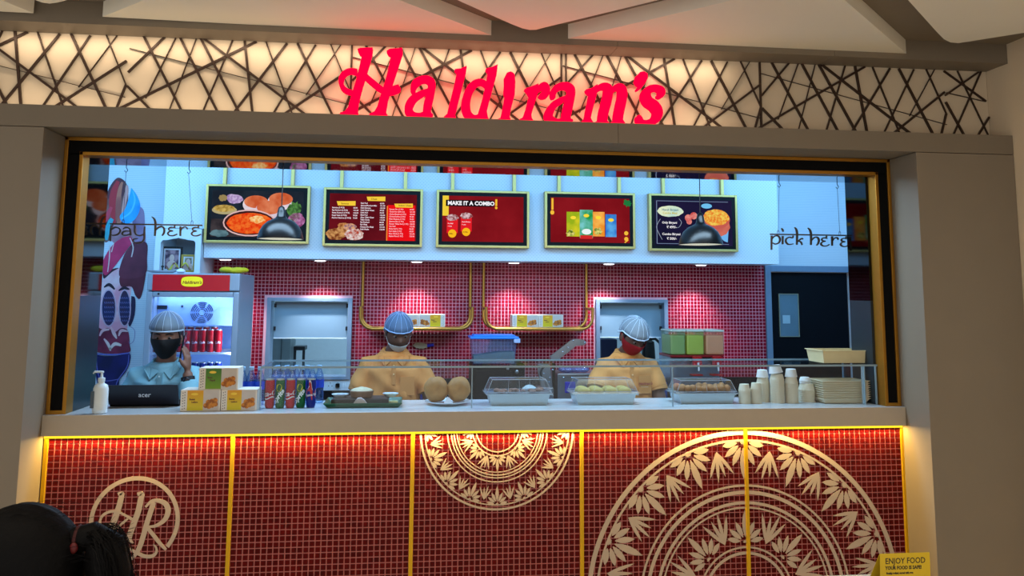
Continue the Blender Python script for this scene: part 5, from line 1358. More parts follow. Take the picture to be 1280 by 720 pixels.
# water bottles
m_pet = glass('blue_pet', (.72, .86, 1.0), .08, .05, .12, (70, 130, 220)); m_cap = cm((150, 190, 226), .35)
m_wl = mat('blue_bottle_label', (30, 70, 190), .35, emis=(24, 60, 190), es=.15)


def bottle(x, y, label, h=.176, r=.0225):
    t = thing('water_bottle', label, 'bottle', (x, y, z), 'water bottles on the worktop')
    MB().lathe([(r * .75, 0), (r, .006), (r, h * .28), (r * .9, h * .34), (r, h * .4), (r, h * .62), (r * .82, h * .75), (r * .48, h * .87), (r * .45, h * .91)], (x, y, z), 18).build('bottle_body', m_pet, t, 60)
    MB().lathe([(r * 1.01, h * .41), (r * 1.01, h * .61)], (x, y, z), 18, cap=False).build('bottle_label', m_wl, t, 60)
    MB().lathe([(r * .5, h * .905), (r * .52, h * .91), (r * .52, h * .99), (r * .4, h)], (x, y, z), 14).build('bottle_cap', m_cap, t, 50)
    return t


b0 = None; yw = 3.735 * K
lbs = ['water bottle behind the soda cans, front row, first from left', 'water bottle behind the soda cans, front row, second from left', 'water bottle behind the soda cans, front row, middle', 'water bottle behind the soda cans, front row, second from right', 'water bottle right of the soda cans, front row end']
for k, px in enumerate((344, 354, 365, 377, 390)):
    x = PX(px, yw, 480)
    if b0 is None: b0 = bottle(x, yw, lbs[0])
    else: copy_thing(b0, (x, yw, z), lbs[k])
for k, px in enumerate((346.5, 358, 370, 383.5, 399)):
    copy_thing(b0, (PX(px, yw + .055, 480), yw + .055, z), 'water bottle in the second row behind soda cans, seen only by its cap' if k < 4 else 'water bottle in the second row, standing farthest right')
for k, px in enumerate((303.5, 314, 325)): copy_thing(b0, (PX(px, yw - .015, 470), yw - .015, z), ['water bottle behind the cartons, left of three', 'water bottle behind the cartons, middle of three', 'water bottle behind the cartons, right of three'][k])
# green tray with food
yt0 = 3.60 * K; c = Vector((PX(453, 3.66 * K, 503), 3.70 * K, z))
x0, x1 = PX(404.5, 3.60 * K, 503), PX(502.5, 3.60 * K, 503); y0, y1 = 3.59 * K, 3.80 * K
t = thing('green_tray', 'dark green serving tray with wooden liner under clay bowl', 'tray', ((x0 + x1) / 2, c.y, z))
mb = MB(); m_tr = cm((20, 84, 54), .35)
i0 = (x0 + .018, x1 - .018, y0 + .018, y1 - .018)
mb.hexa([(i0[0], i0[2], z), (i0[1], i0[2], z), (i0[1], i0[3], z), (i0[0], i0[3], z), (i0[0], i0[2], z + .004), (i0[1], i0[2], z + .004), (i0[1], i0[3], z + .004), (i0[0], i0[3], z + .004)])
for A, B, C_, D_ in (((i0[0], i0[2]), (i0[1], i0[2]), (x1, y0), (x0, y0)), ((i0[1], i0[3]), (i0[0], i0[3]), (x0, y1), (x1, y1)), ((i0[0], i0[3]), (i0[0], i0[2]), (x0, y0), (x0, y1)), ((i0[1], i0[2]), (i0[1], i0[3]), (x1, y1), (x1, y0))):
    mb.hexa([(A[0], A[1], z), (B[0], B[1], z), (C_[0], C_[1], z + .018), (D_[0], D_[1], z + .018), (A[0], A[1], z + .004), (B[0], B[1], z + .004), (C_[0], C_[1], z + .022), (D_[0], D_[1], z + .022)])
mb.build('tray_body', m_tr, t)
MB().box(i0[0] + .002, i0[1] - .002, i0[2] + .002, i0[3] - .002, z + .0045, z + .007).build('tray_liner', mat('tan_liner', (206, 180, 110), .6, var=.2, scale=30), t)
xa, xb = PX(414, 3.65 * K, 500), PX(486, 3.65 * K, 500); zbd = z + .0075
o = thing('wooden_platter', 'dark wooden platter lying in green tray', 'platter', ((xa + xb) / 2, c.y, zbd))
MB().box(xa, xb, y0 + .05, y1 - .03, zbd, zbd + .026, .004).build('platter_board', mat('dark_wood', (44, 28, 24), .5, var=.2, scale=20), o)
MB().box(xa + .01, xb - .01, y0 + .06, y1 - .04, zbd + .0262, zbd + .0275).build('platter_inlay', cm((70, 46, 34), .5), o)
zp = zbd + .028
bcx = PX(452, 3.68 * K, 490); bcy = 3.69 * K
o = thing('clay_bowl', 'brown clay bowl heaped with creamy white dish, in green tray', 'bowl', (bcx, bcy, zp))
MB().lathe([(.040, 0), (.050, .004), (.056, .030), (.052, .033), (.046, .010), (.001, .008)], (bcx, bcy, zp), 30).build('bowl_body', mat('terracotta', (122, 84, 56), .6, var=.12), o, 50)
mb = MB(); rd = random.Random(4)
mb.ell((bcx, bcy, zp + .030), (.052, .052, .016), 24, 10)
for k in range(22): a = rd.uniform(0, 6.28); r_ = rd.uniform(0, .038); mb.ell((bcx + r_ * math.cos(a), bcy + r_ * math.sin(a), zp + .044 - r_ * .2), (.010, .010, .006), 8, 5)
mb.build('creamy_filling', mat('cream_food', (206, 190, 156), .5, var=.15, scale=60, bump=.3), o, True)
for k, (px, py_, rr, lb_) in enumerate(((425, 0, .040, 'small white saucer in green tray, left of clay bowl'), (488, .02, .038, 'small white saucer with pale food in tray, right of clay bowl'))):
    xx = PX(px, 3.7 * K, 495); yy = 3.71 * K + py_
    o = thing('saucer', lb_, 'saucer', (xx, yy, zp if k == 0 else zp)); 
    MB().lathe([(.024, 0), (.026, .003), (rr, .012), (rr, .014), (.024, .006), (.001, .005)], (xx, yy, zp), 26).build('saucer_dish', cm((206, 216, 226), .25), o, 50)
    mb = MB(); rd = random.Random(k)
    for q_ in range(7): mb.ell((xx + rd.uniform(-.018, .018), yy + rd.uniform(-.016, .016), zp + .010), (.010, .009, .005), 8, 5)
    mb.build('saucer_food', cm((196, 196, 190) if k else (150, 160, 176), .5), o, True)
o = MB().prism([(-.035, 0, 0), (.04, 0, 0), (.02, 0, .026), (.005, 0, .036), (-.010, 0, .034), (-.022, 0, .02)], (0, .02, 0)).build('napkin', cm((216, 196, 196), .7), None)
o.location = (PX(449.5, 3.60 * K, 500), y0 + .022, z + .0075); lab(o, 'folded pinkish white paper napkin at the front of green tray', 'napkin')
xx = PX(430, 3.63 * K, 500)
o = MB().box(-.03, .055, -.012, .012, 0, .003, .001).build('paper_strip', cm((226, 226, 226), .5), None); o.location = (PX(467, 3.6 * K, 503), y0 + .032, z + .0075); lab(o, 'flat white paper strip lying in tray beside the napkin', 'paper')
# plate with two puffed breads
pc = Vector((PX(559.5, 3.70 * K, 500), 3.70 * K, z))
t = thing('white_plate', 'round white plate holding two puffed fried breads', 'plate', tuple(pc))
MB().lathe([(.060, 0), (.066, .003), (.107, .014), (.109, .017), (.066, .008), (.001, .006)], pc, 40).build('plate_dish', cm((222, 228, 234), .25), t, 50)
for k, (px, dz, rx, tl, lb_) in enumerate(((545.3, 0, .058, -.16, 'puffed golden fried bread on white plate, left one'), (573, .0, .056, .30, 'puffed golden fried bread on white plate, right one leaning in'))):
    xx = PX(px, 3.70 * K, 485); mb = MB(); M_ = Matrix.Rotation(tl, 3, 'Y')
    mb.ell((0, 0, 0), (rx, .050, .061 if k == 0 else .060), 30, 18, M=M_)
    vs = []
    for v in mb.v:
        n_ = Vector(v); q_ = math.sin(n_.x * 90 + n_.z * 40) * math.sin(n_.z * 75) * .0022; vs.append(tuple(n_ * (1 + q_ / max(n_.length, .01))))
    mb.v = vs
    o = mb.build('puffed_bread', mat('fried_bread', (168, 116, 56), .6, var=.4, scale=34, bump=.8), None, True)
    o.location = (xx + (.0 if k == 0 else .0015), 3.70 * K, z + .0085 + .0605); lab(o, lb_, 'bread', 'puffed breads on the plate')
o = MB().prism([(-.02, 0, 0), (.022, 0, 0), (.006, 0, .024), (-.003, 0, .028)], (0, .012, 0)).build('napkin', cm((226, 226, 230), .6), None); o.location = (PX(560, 3.66 * K, 498), 3.64 * K, z + .012); lab(o, 'small white napkin tucked between the puffed breads', 'napkin')
# clear lidded trays
m_lidp = glass('clear_lid_plastic', (.95, .965, .98), .07, .06, .03, (230, 235, 240)); m_foil = mat('pale_tray_plastic', (176, 190, 196), .3, .3, var=.08)


m_lid_hl = mat('lid_edge_highlight', (205, 212, 220), .15, alpha=.6)  # pale tubes in this colour stand for highlights along the lid edges


def clam(pa, pb, ptop, label, food):
    Yc_ = 3.615 * K; x0, x1 = PX(pa, Yc_, 490), PX(pb, Yc_, 490); cx = (x0 + x1) / 2; hw = (x1 - x0) / 2; hd = .085; cy = Yc_ + hd + .006
    zt = PZ((pa + pb) / 2, ptop, Yc_ + .03); H_ = zt - z; zm_ = z + H_ * .46
    t = thing('lidded_food_tray', label, 'food tray', (cx, cy, z), 'clear lidded trays behind the glass')
    mb = MB(); tub(mb, cx, cy, hw * .80, hd * .82, hw * .88, hd * .92, z, zm_ - .006); mb.build('tray_base', m_foil, t)
    mb = MB(); mb.box(cx - hw * .96, cx + hw * .96, cy - hd, cy + hd, zm_ - .0055, zm_ - .001, .002); mb.prism([(cx + hw * .9, cy - .03, zm_ - .005), (cx + hw * 1.04, cy - .03, zm_ - .018), (cx + hw * 1.0, cy - .03, zm_ - .002)], (0, .05, 0)); mb.build('tray_rim', m_foil, t)
    mb = MB(); tub(mb, cx, cy, hw, hd * .98, hw * .97, hd * .95, zm_ - .0008, zm_ + .006); tub(mb, cx, cy, hw * .93, hd * .9, hw * .78, hd * .72, zm_ + .0065, zt)
    mb.build('clear_lid', m_lidp, t)
    c0 = [(cx + sx * hw * .93, cy + sy * hd * .9, zm_ + .0065) for sx, sy in ((-1, -1), (1, -1), (1, 1), (-1, 1))]; c1 = [(cx + sx * hw * .78, cy + sy * hd * .72, zt) for sx, sy in ((-1, -1), (1, -1), (1, 1), (-1, 1))]
    mb = MB()
    for i in range(4): mb.tube([c0[i], c0[(i + 1) % 4]], .0014, 5).tube([c1[i], c1[(i + 1) % 4]], .0013, 5).tube([c0[i], c1[i]], .0012, 5)
    for i in (-.3, .0, .3): mb.tube([(cx + i * hw * 1.1, cy - hd * .9, zm_ + .0065), (cx + i * hw, cy - hd * .72, zt)], .0006, 4)
    mb.build('lid_highlight', m_lid_hl, t)
    food(t, cx, cy, hw, hd, zm_)
    return t


def food1(t, cx, cy, hw, hd, zm_):
    mb = MB(); rd = random.Random(11)
    for k in range(26): mb.ell((cx + rd.uniform(-.72, .72) * hw, cy + rd.uniform(-.6, .6) * hd, zm_ + rd.uniform(0, .010)), (rd.uniform(.012, .022), .014, .009), 9, 6)
    o = mb.build('wrapped_food', mat('brown_wraps', (150, 108, 90), .6, var=.35, scale=40), t, True); o['kind'] = 'stuff'


def food2(t, cx, cy, hw, hd, zm_):
    for k, u in enumerate((-.58, -.20, .22, .62)):
        for q_ in (-1, 1):
            mb = MB(); mb.ell((cx + u * hw, cy + q_ * hd * .4, zm_ + .004), (hw * .20, hd * .36, .022), 18, 10); mb.build('yellow_puff', mat('yellow_puff_food', (206, 180, 96), .6, var=.2, scale=40, bump=.4), t, True)


def food3(t, cx, cy, hw, hd, zm_):
    rd = random.Random(2); m_ = mat('golden_nuggets', (186, 126, 70), .6, var=.3, scale=40, bump=.5)
    for k in range(9):
        for q_ in range(2): MB().ell((cx + (-.72 + .18 * k) * hw, cy + (-.45 + .9 * q_) * hd, zm_ + .011 + rd.uniform(0, .010)), (rd.uniform(.016, .022), .022, rd.uniform(.015, .020)), 12, 8, M=Matrix.Rotation(rd.uniform(-.5, .5), 3, 'Y')).build('fried_nugget', m_, t, True)


clam(606.5, 693, 474.5, 'lidded clear tray with brown wraps, left of the three', food1)
clam(715, 801, 474.5, 'lidded clear tray with four yellow puffs, middle of the three', food2)
clam(845, 925, 475.5, 'lidded clear tray with golden nuggets beside cup stacks', food3)
# paper cups, nested upside down
m_cup = mat('kraft_paper_cup', (226, 212, 186), .75, var=.05); m_cupw = mat('white_paper_cup', (236, 232, 228), .7, var=.03)


def cup_mesh(r, h, nm, m_):
    return MB().lathe([(r, 0), (r, .0022), (r * .965, .0028), (r * .77, h - .0012), (r * .75, h), (.0005, h)], (0, 0, 0), 22, cap=False).build(nm, m_, None, 9)


def stack(pxa, pxb, ptop, Yc_, n, label, grp, nm='paper_cup', h1=.030, top=None, m_=None):
    x0, x1 = PX(pxa, Yc_, 490), PX(pxb, Yc_, 490); r = (x1 - x0) / 2; cx = (x0 + x1) / 2; zt = PZ((pxa + pxb) / 2, ptop, Yc_) - z
    stp = (zt - h1) / max(n - 1, 1); first = None
    for k in range(n):
        if first is None: o = first = cup_mesh(r, h1, nm, m_ or m_cup)
        else: o = first.copy(); COL.objects.link(o)
        o.location = (cx + random.uniform(-.0006, .0006), Yc_, z + k * stp); lab(o, label if k < n - 1 or top is None else top, 'cup', grp)
    return cx, zt, r


Yk = 3.66 * K
stack(923.5, 937.8, 480, Yk - .03, 12, 'small kraft cup nested in the leftmost short stack', 'cups in the leftmost short stack', top='topmost cup of the leftmost short stack')
stack(938.4, 951.8, 478.5, Yk - .03, 12, 'small kraft cup nested in the second short stack', 'cups in the second short stack', top='topmost cup of the second short stack')
cx, zt, r = stack(946, 962, 471.5, Yk + .03, 14, 'paper cup nested in the stack behind the two short ones', 'cups in the third stack')
o = cup_mesh(r * .93, .036, 'paper_cup', m_cupw); o.location = (cx - .002, Yk + .03, z + zt + .0005); lab(o, 'smaller white cup crowning the third stack from left', 'cup')
cx, zt, r = stack(963, 980.2, 467, Yk - .01, 16, 'paper cup nested in the tallest stack', 'cups in the tallest stack')
o = cup_mesh(r * .96, .036, 'paper_cup', m_cupw); o.location = (cx - .004, Yk - .01, z + zt + .0050); o.rotation_euler = (0, math.radians(-9), 0); lab(o, 'white cup sitting tilted on top of the tallest stack', 'cup')
cx, zt, r = stack(981.5, 997.5, 471, Yk - .02, 15, 'paper cup nested in the fifth stack beside wide bowls', 'cups in the fifth stack')
o = cup_mesh(r * .92, .038, 'paper_cup', m_cupw); o.location = (cx, Yk - .02, z + zt + .0005); lab(o, 'smaller white cup crowning the fifth stack', 'cup')
stack(998.5, 1018, 479, Yk + .02, 7, 'wide paper bowl nested in the low stack next to cups', 'wide bowls beside the cups', nm='paper_bowl', h1=.032)
cx, zt, r = stack(998.5, 1018, 479, Yk + .02, 1, 'x', 'x', nm='paper_bowl', h1=.032) if False else (PX(1006.5, Yk + .02, 490), PZ(1008, 479, Yk + .02) - z, .027)
for k in range(3):
    o = cup_mesh(.0275, .018, 'paper_bowl', m_cupw); o.location = (cx, Yk + .02, z + zt + .0005 + k * .006); lab(o, 'narrower white bowl, one of three on top of wide bowls', 'bowl', 'narrow bowls on the wide ones')
# moulded trays
xa, xb = PX(1019.5, Yk, 490), PX(1077.5, Yk, 490); cx = (xa + xb) / 2; hw = (xb - xa) / 2; ztt = PZ(1050, 474.5, Yk) - z; n = 9
mb = MB()
prof = [(hw * .85, .071, .0015), (hw * .86, .072, 0), (hw * .99, .084, .0215), (hw * 1.02, .088, .0215), (hw * 1.02, .088, .0235), (hw * .98, .083, .0235), (hw * .85, .071, .0015)]
vs = [(sx * a, sy * b, c_) for a, b, c_ in prof[:-1] for sx, sy in ((-1, -1), (1, -1), (1, 1), (-1, 1))]
fs = [(r_ * 4 + i, r_ * 4 + (i + 1) % 4, r_ * 4 + 4 + (i + 1) % 4, r_ * 4 + 4 + i) for r_ in range(5) for i in range(4)] + [(0, 1, 2, 3)]
mb.add(vs, fs)
first = None
for k in range(n):
    if first is None: first = o = mb.build('pulp_tray', mat('moulded_pulp', (226, 212, 182), .8, var=.05), None)
    else: o = first.copy(); COL.objects.link(o)
    o.location = (cx + .001 * math.sin(k * 2.3), Yk + .01, z + .001 + k * (ztt - .024) / (n - 1)); lab(o, 'moulded pulp tray nested in the stack at worktop\'s right end' if k < n - 1 else 'topmost pulp tray of the stack at worktop\'s right end', 'tray', 'pulp trays at the right end')
# cream tray on the glass top
Yq = 3.62 * K; xa, xb = PX(1028.5, Yq, 440), PX(1090, Yq, 440); zq = zg + .0056; zqt = PZ(1060, 439, Yq)
t = thing('cream_tub', 'shallow cream plastic tub standing on the glass guard top', 'tub', ((xa + xb) / 2, Yq + .09, zq))
cx, hw, cy = (xa + xb) / 2, (xb - xa) / 2, Yq + .09; mb = MB(); m_cr = mat('cream_plastic', (222, 206, 160), .4)
for s_, (w0, w1) in enumerate((((hw * .93, hw), (.08, .09)),)):
    a0 = [(cx - hw * .93, cy - .08), (cx + hw * .93, cy - .08), (cx + hw * .93, cy + .08), (cx - hw * .93, cy + .08)]; a1 = [(cx - hw * .99, cy - .088), (cx + hw * .99, cy - .088), (cx + hw * .99, cy + .088), (cx - hw * .99, cy + .088)]
    sh_ = lambda ps, d: [(px_ + (d if px_ < cx else -d), py_ + (d if py_ < cy else -d)) for px_, py_ in ps]
    b0_, b1_ = sh_(a0, .003), sh_(a1, .003)
    for i in range(4):
        j = (i + 1) % 4; mb.hexa([(*a0[i], zq), (*a0[j], zq), (*b0_[j], zq), (*b0_[i], zq), (*a1[i], zqt), (*a1[j], zqt), (*b1_[j], zqt), (*b1_[i], zqt)])
    mb.box(cx - hw * .93, cx + hw * .93, cy - .08, cy + .08, zq, zq + .003)
mb.build('tub_body', m_cr, t)
mb = MB(); e = .006
for q_ in ((cx - hw - e, cx + hw + e, cy - .094, cy - .086), (cx - hw - e, cx + hw + e, cy + .086, cy + .094), (cx - hw - e, cx - hw + .003, cy - .086, cy + .086), (cx + hw - .003, cx + hw + e, cy - .086, cy + .086)): mb.box(q_[0], q_[1], q_[2], q_[3], zqt + .0002, zqt + .004, .001)
mb.build('tub_rim', m_cr, t)
# ================================================================ people
m_eye = cm((120, 108, 100), .4); m_iris = cm((20, 12, 10), .2); m_hair = mat('black_hair', (12, 10, 10), .45, var=.3, scale=60, bump=.5)


def person(name, label, base, skin, sz, joints, yaw, pitch, tilt, shirt, sleeve, trousers=(34, 36, 44), collar=True, hips=(0, 0), lean=0.0, fem=False, sitting=False, extra=None, drop=0.0):
    """base = (x, y) under the neck; sz = standing height; joints given relative to base in metres"""
    S = sz / 1.70; bx, by = base
    root = thing(name, label, 'person', (bx, by, 0 if not sitting else 0))
    W = lambda x, y, z: Vector((bx + x * S, by + y * S, z * S - drop))
    zf = drop / S
    zs = joints.get('sh', 1.40)
    b = MB(); hx, hy = hips
    wd_ = .92 if fem else 1.0
    # torso
    torso = [(hx, hy, .80, .135, .10), (hx, hy, .90, .165, .115), (hx * .9, hy * .9, .98, .158, .11), (hx * .7, hy * .7, 1.08, .140 * wd_, .10), (hx * .4, hy * .4, 1.20, .158 * wd_, .112), (hx * .15, hy * .15, 1.31, .168 * wd_, .108), (0, 0, zs - .05, .138 * wd_, .088), (0, 0, zs, .082, .066), (0, 0, zs + .03, .058, .056), (0, -.005, zs + .045, .056, .054)]
    b.loft([tuple(W(x, y, z)) + (rx * S, ry * S) for x, y, z, rx, ry in torso], 24)
    hc = Vector(joints['head']); H = W(*hc)
    b.tube([W(0, 0, zs - .02), W(0, -.01, zs + .04), W(hc.x * .8, hc.y * .8 + .01, hc.z - .07)], [.062 * S, .052 * S, .052 * S], 16)
    Mh = (Euler((0, tilt, yaw), 'XYZ').to_matrix() @ Matrix.Rotation(pitch, 3, 'X'))
    # head
    hd = MB(); hd.ell((0, 0, 0), (1, 1, 1), 36, 24); hv = []
    for x, y, z in hd.v:
        fx = .074; fy = .094; fz = .113
        if z < 0: fx *= 1 - .30 * (-z) ** 1.4; fy *= (1 - .12 * (-z))
        X, Y_, Z = x * fx, y * fy, z * fz
        if y < 0:
            for ex in (-.030, .030): d2 = ((X - ex) / .017) ** 2 + ((Z - .010) / .012) ** 2; Y_ += .009 * math.exp(-d2)
            Y_ -= .004 * math.exp(-((Z - .030) / .010) ** 2) * math.exp(-(X / .05) ** 2)
            Y_ -= .022 * math.exp(-(X / .013) ** 2) * math.exp(-((Z + .020) / .017) ** 2) if z < .25 else 0
            Y_ -= .006 * math.exp(-(X / .022) ** 2) * math.exp(-((Z + .055) / .007) ** 2)
            Y_ -= .007 * math.exp(-(X / .022) ** 2) * math.exp(-((Z + .090) / .014) ** 2)
        hv.append(Vector((X, Y_, Z)))
    hd.v = [tuple(H + (Mh @ v) * S) for v in hv]; b.add(hd.v, hd.f)
    for s in (-1, 1): b.ell(H + (Mh @ Vector((s * .075, .008, -.008))) * S, (.010 * S, .018 * S, .030 * S), 12, 8, M=Mh)
    # arms
    for s, sd in ((-1, 'L'), (1, 'R')):
        sh, el, wr = [Vector(joints[k + sd]) for k in ('s', 'e', 'w')]
        b.tube([W(sh.x * .6, sh.y, sh.z + .015), W(*sh), W(*(sh.lerp(el, .4))), W(*el)], [.055 * S, .058 * S, .047 * S, .040 * S], 14)
        b.tube([W(*el), W(*(el.lerp(wr, .3))), W(*wr)], [.040 * S, .040 * S, .026 * S], 14)
        # hand
        hdir = Vector(joints.get('h' + sd, (wr - el))).normalized(); pn = Vector(joints.get('n' + sd, (0, 0, -1))); pn = (pn - hdir * pn.dot(hdir)).normalized(); side = hdir.cross(pn)
        curl = joints.get('c' + sd, .5); ts = joints.get('t' + sd, 1)
        b.tube([W(*wr), W(*(wr + hdir * .03)), W(*(wr + hdir * .085))], [.024 * S, .034 * S, .036 * S], 12, flat=.55)
        for k, (off, ln) in enumerate(((-.030, .066), (-.010, .076), (.010, .072), (.029, .056))):
            p0 = wr + hdir * .078 + side * off; d = hdir.copy(); pts = [p0 - hdir * .02, p0]
            for sg_ in (.45, .32, .25): d = (d + pn * curl * .75).normalized(); pts.append(pts[-1] + d * ln * sg_)
            b.tube([W(*q) for q in pts], [.0095 * S, .0092 * S, .0086 * S, .0080 * S, .0065 * S], 8)
        p0 = wr + hdir * .03 - side * .026 * ts; tv = (-side * ts * .8 + hdir * .75 + pn * .4).normalized()
        b.tube([W(*(p0)), W(*(p0 + tv * .032)), W(*(p0 + tv * .032 + (tv + hdir * .7).normalized() * .030))], [.013 * S, .011 * S, .008 * S], 8)
    # legs
    legs = []
    for s in (-1, 1):
        if sitting: pts = [(hx + s * .085, hy, .87), (hx + s * .10, hy - .42, .88), (hx + s * .10, hy - .40, zf + .08)]
        else: pts = [(hx + s * .085, hy, .86), (hx * .6 + s * .09, hy * .6 - .01, .48), (hx * .2 + s * .09, hy * .3 + .02, .08)]
        legs.append(pts)
        b.tube([W(*pts[0]), W(*(Vector(pts[0]).lerp(Vector(pts[1]), .5))), W(*pts[1])], [.085 * S, .07 * S, .052 * S], 14)
        b.tube([W(*pts[1]), W(*(Vector(pts[1]).lerp(Vector(pts[2]), .35))), W(*pts[2])], [.052 * S, .054 * S, .034 * S], 14)
        b.ell(W(pts[2][0], pts[2][1] - .06, zf + .036), (.042 * S, .115 * S, .034 * S), 16, 8)
    body = remesh_join(b, .0062 * (1 if S > .8 else .9), 2)
    bo = body.build('body', mat('skin', skin, .5, var=.06, scale=20), root); bo.data.polygons.foreach_set('use_smooth', [True] * len(bo.data.polygons))
    # eyes and brows
    for s in (-1, 1):
        e_ = MB().ell(H + (Mh @ Vector((s * .030, -.0795, .010))) * S, (.013 * S, .007 * S, .0065 * S), 14, 8, M=Mh).build('eye', m_eye, root, True)
        MB().ell(H + (Mh @ Vector((s * .030 + .001, -.0858, .0095))) * S, (.0055 * S, .0018 * S, .0055 * S), 10, 6, M=Mh).build('iris', m_iris, e_, True)
        MB().tube([H + (Mh @ Vector((s * x, y, zz_))) * S for x, y, zz_ in ((.013, -.0935, .028), (.032, -.0885, .0335), (.050, -.073, .026))], [.003 * S, .0042 * S, .002 * S], 6).build('eyebrow', m_hair, root)
    # hair shell
    hr_ = MB(); hr_.ell((0, 0, 0), (1, 1, 1), 30, 16, z0=-30, z1=90)
    hv = []
    for x, y, z_ in hr_.v:
        X, Y_, Z = x * .078, y * .098 + .004, z_ * .118
        lim = .040 if y < -.35 else (-.01 if y < .1 else -.05)
        Z = max(Z, lim) if Z < lim else Z
        hv.append(tuple(H + (Mh @ Vector((X, Y_, Z))) * S))
    hr_.v = hv; hr_.build('hair', m_hair, root, True)
    # trousers and shoes
    tr = MB(); tr.loft([tuple(W(x, y, z)) + (rx * S * 1.06, ry * S * 1.08) for x, y, z, rx, ry in torso[:4]], 24)
    for pts in legs:
        tr.tube([W(*pts[0]), W(*(Vector(pts[0]).lerp(Vector(pts[1]), .5))), W(*pts[1])], [.098 * S, .082 * S, .066 * S], 14)
        tr.tube([W(*pts[1]), W(*(Vector(pts[1]).lerp(Vector(pts[2]), .5))), W(pts[2][0], pts[2][1], zf + .10)], [.066 * S, .062 * S, .058 * S], 14)
    remesh_join(tr, .012, 2).build('trousers', mat('dark_trousers', trousers, .8), root, True)
    for pts in legs: MB().ell(W(pts[2][0], pts[2][1] - .06, zf + .040), (.050 * S, .130 * S, .0385 * S), 18, 10).build('shoe', cm((20, 20, 22), .4), root, True)
    # shirt
    st = MB(); low = joints.get('hem', .88)
    sec = [t_ for t_ in torso if t_[2] >= low - .02 and t_[2] <= zs]
    sec = [(hx, hy, low, .172, .122)] + [x for x in sec if x[2] > low]
    sec = sec + [(0, .0, zs + .006, .092, .074), (0, .004, zs + .030, .070, .062)]
    st.loft([tuple(W(x, y, z)) + ((rx + .018) * S, (ry + .020) * S) for x, y, z, rx, ry in sec], 28)
    for s, sd in ((-1, 'L'), (1, 'R')):
        sh, el, wr = [Vector(joints[k + sd]) for k in ('s', 'e', 'w')]
        st.tube([W(sh.x * .35, sh.y, sh.z + .012), W(*(sh + Vector((-s * .012, 0, -.004)))), W(*(sh.lerp(el, .35))), W(*(sh.lerp(el, min(1, sleeve))))], [.062 * S, .072 * S, .068 * S, .064 * S], 16)
        if sleeve > 1: st.tube([W(*el), W(*(el.lerp(wr, sleeve - 1)))], [.062 * S, .047 * S], 16)
    # folds
    sm_ = remesh_join(st, .009, 2)
    rd = random.Random(int(bx * 100) & 255); ph = [rd.uniform(0, 6) for _ in range(6)]
    sm_.v = [(x + .004 * math.sin(z_ * 34 + x * 22 + ph[0]), y + .007 * math.sin(z_ * 22 - x * 40 + ph[1]) * min(1, max(0, (1.30 - z_) * 6)) + .0045 * math.sin(z_ * 52 + x * 34 + ph[2]), z_) for x, y, z_ in sm_.v]
    so = sm_.build('shirt', mat('shirt_cloth', shirt, .8, var=.05, scale=60, bump=.15), root, True)
    if sleeve < 1:
        for s, sd in ((-1, 'L'), (1, 'R')):
            sh, el = Vector(joints['s' + sd]), Vector(joints['e' + sd])
            MB().tube([W(*(sh.lerp(el, sleeve - .07))), W(*(sh.lerp(el, sleeve + .03)))], [.0685 * S, .0685 * S], 18).build('sleeve_hem', mat('sleeve_hem_cloth', tuple(int(c_ * .9) for c_ in shirt), .8), root, 50)
    mcl = mat('shirt_trim', tuple(int(c_ * .93) for c_ in shirt), .8)
    if collar:
        for s in (-1, 1):
            q = [(s * .062, .015, zs + .050), (s * .056, -.045, zs + .036), (s * .012, -.098, zs - .020), (s * .050, -.116, zs - .058), (s * .092, -.078, zs - .008), (s * .088, .005, zs + .022)]
            MB().prism([W(*p_) for p_ in q], (s * .003, -.005, .003)).build('collar', mcl, root)
        MB().tube([W(.062 * math.cos(a), .012 + .055 * math.sin(a), zs + .038) for a in [math.radians(-20 + 220 * k / 12) for k in range(13)]], .014 * S, 8).build('collar_band', mcl, root, True)
        MB().prism([W(-.013, -.1275, zs - .02), W(.013, -.1275, zs - .02), W(.013, -.1345, zs - .16), W(-.013, -.1345, zs - .16)], (0, .012, 0)).build('placket', mcl, root)
    if extra: extra(root, W, H, Mh, S, so, mcl, zs)
    return root


def shell(H, Mh, S, rx, ry, rz, azr, elr, off=(0, 0, 0), n=20, m=12, jaw=True, thick=.0016):
    """patch of a head-shaped shell in front of the face"""
    mb = MB(); A = []; 
    for j in range(m + 1):
        for i in range(n + 1):
            az = math.radians(azr[0] + (azr[1] - azr[0]) * i / n); el = math.radians(elr[0] + (elr[1] - elr[0]) * j / m)
            x, y, zz_ = math.cos(el) * math.sin(az), -math.cos(el) * math.cos(az), math.sin(el)
            fx = rx * (1 - (.26 * (-zz_) ** 1.3 if zz_ < 0 and jaw else 0))
            X, Y_, Z = x * fx + off[0], y * ry + off[1], zz_ * rz + off[2]
            Y_ -= .016 * math.exp(-(X / .020) ** 2) * math.exp(-((Z + .018) / .030) ** 2)
            A.append(Vector((X, Y_, Z)))
    vs = [H + (Mh @ v) * S for v in A]; vo = [H + (Mh @ (v * (1 + thick / .1))) * S for v in A]; k = len(vs); w = n + 1; fs = []
    for j in range(m):
        for i in range(n): q = (j * w + i, j * w + i + 1, (j + 1) * w + i + 1, (j + 1) * w + i); fs += [q, tuple(k + t for t in q[::-1])]
    for i in range(n): fs += [(i, i + 1, k + i + 1, k + i), (m * w + i, m * w + i + 1, k + m * w + i + 1, k + m * w + i)]
    for j in range(m): fs += [(j * w, (j + 1) * w, k + (j + 1) * w, k + j * w), (j * w + n, (j + 1) * w + n, k + (j + 1) * w + n, k + j * w + n)]
    mb.add(vs + vo, fs); return mb


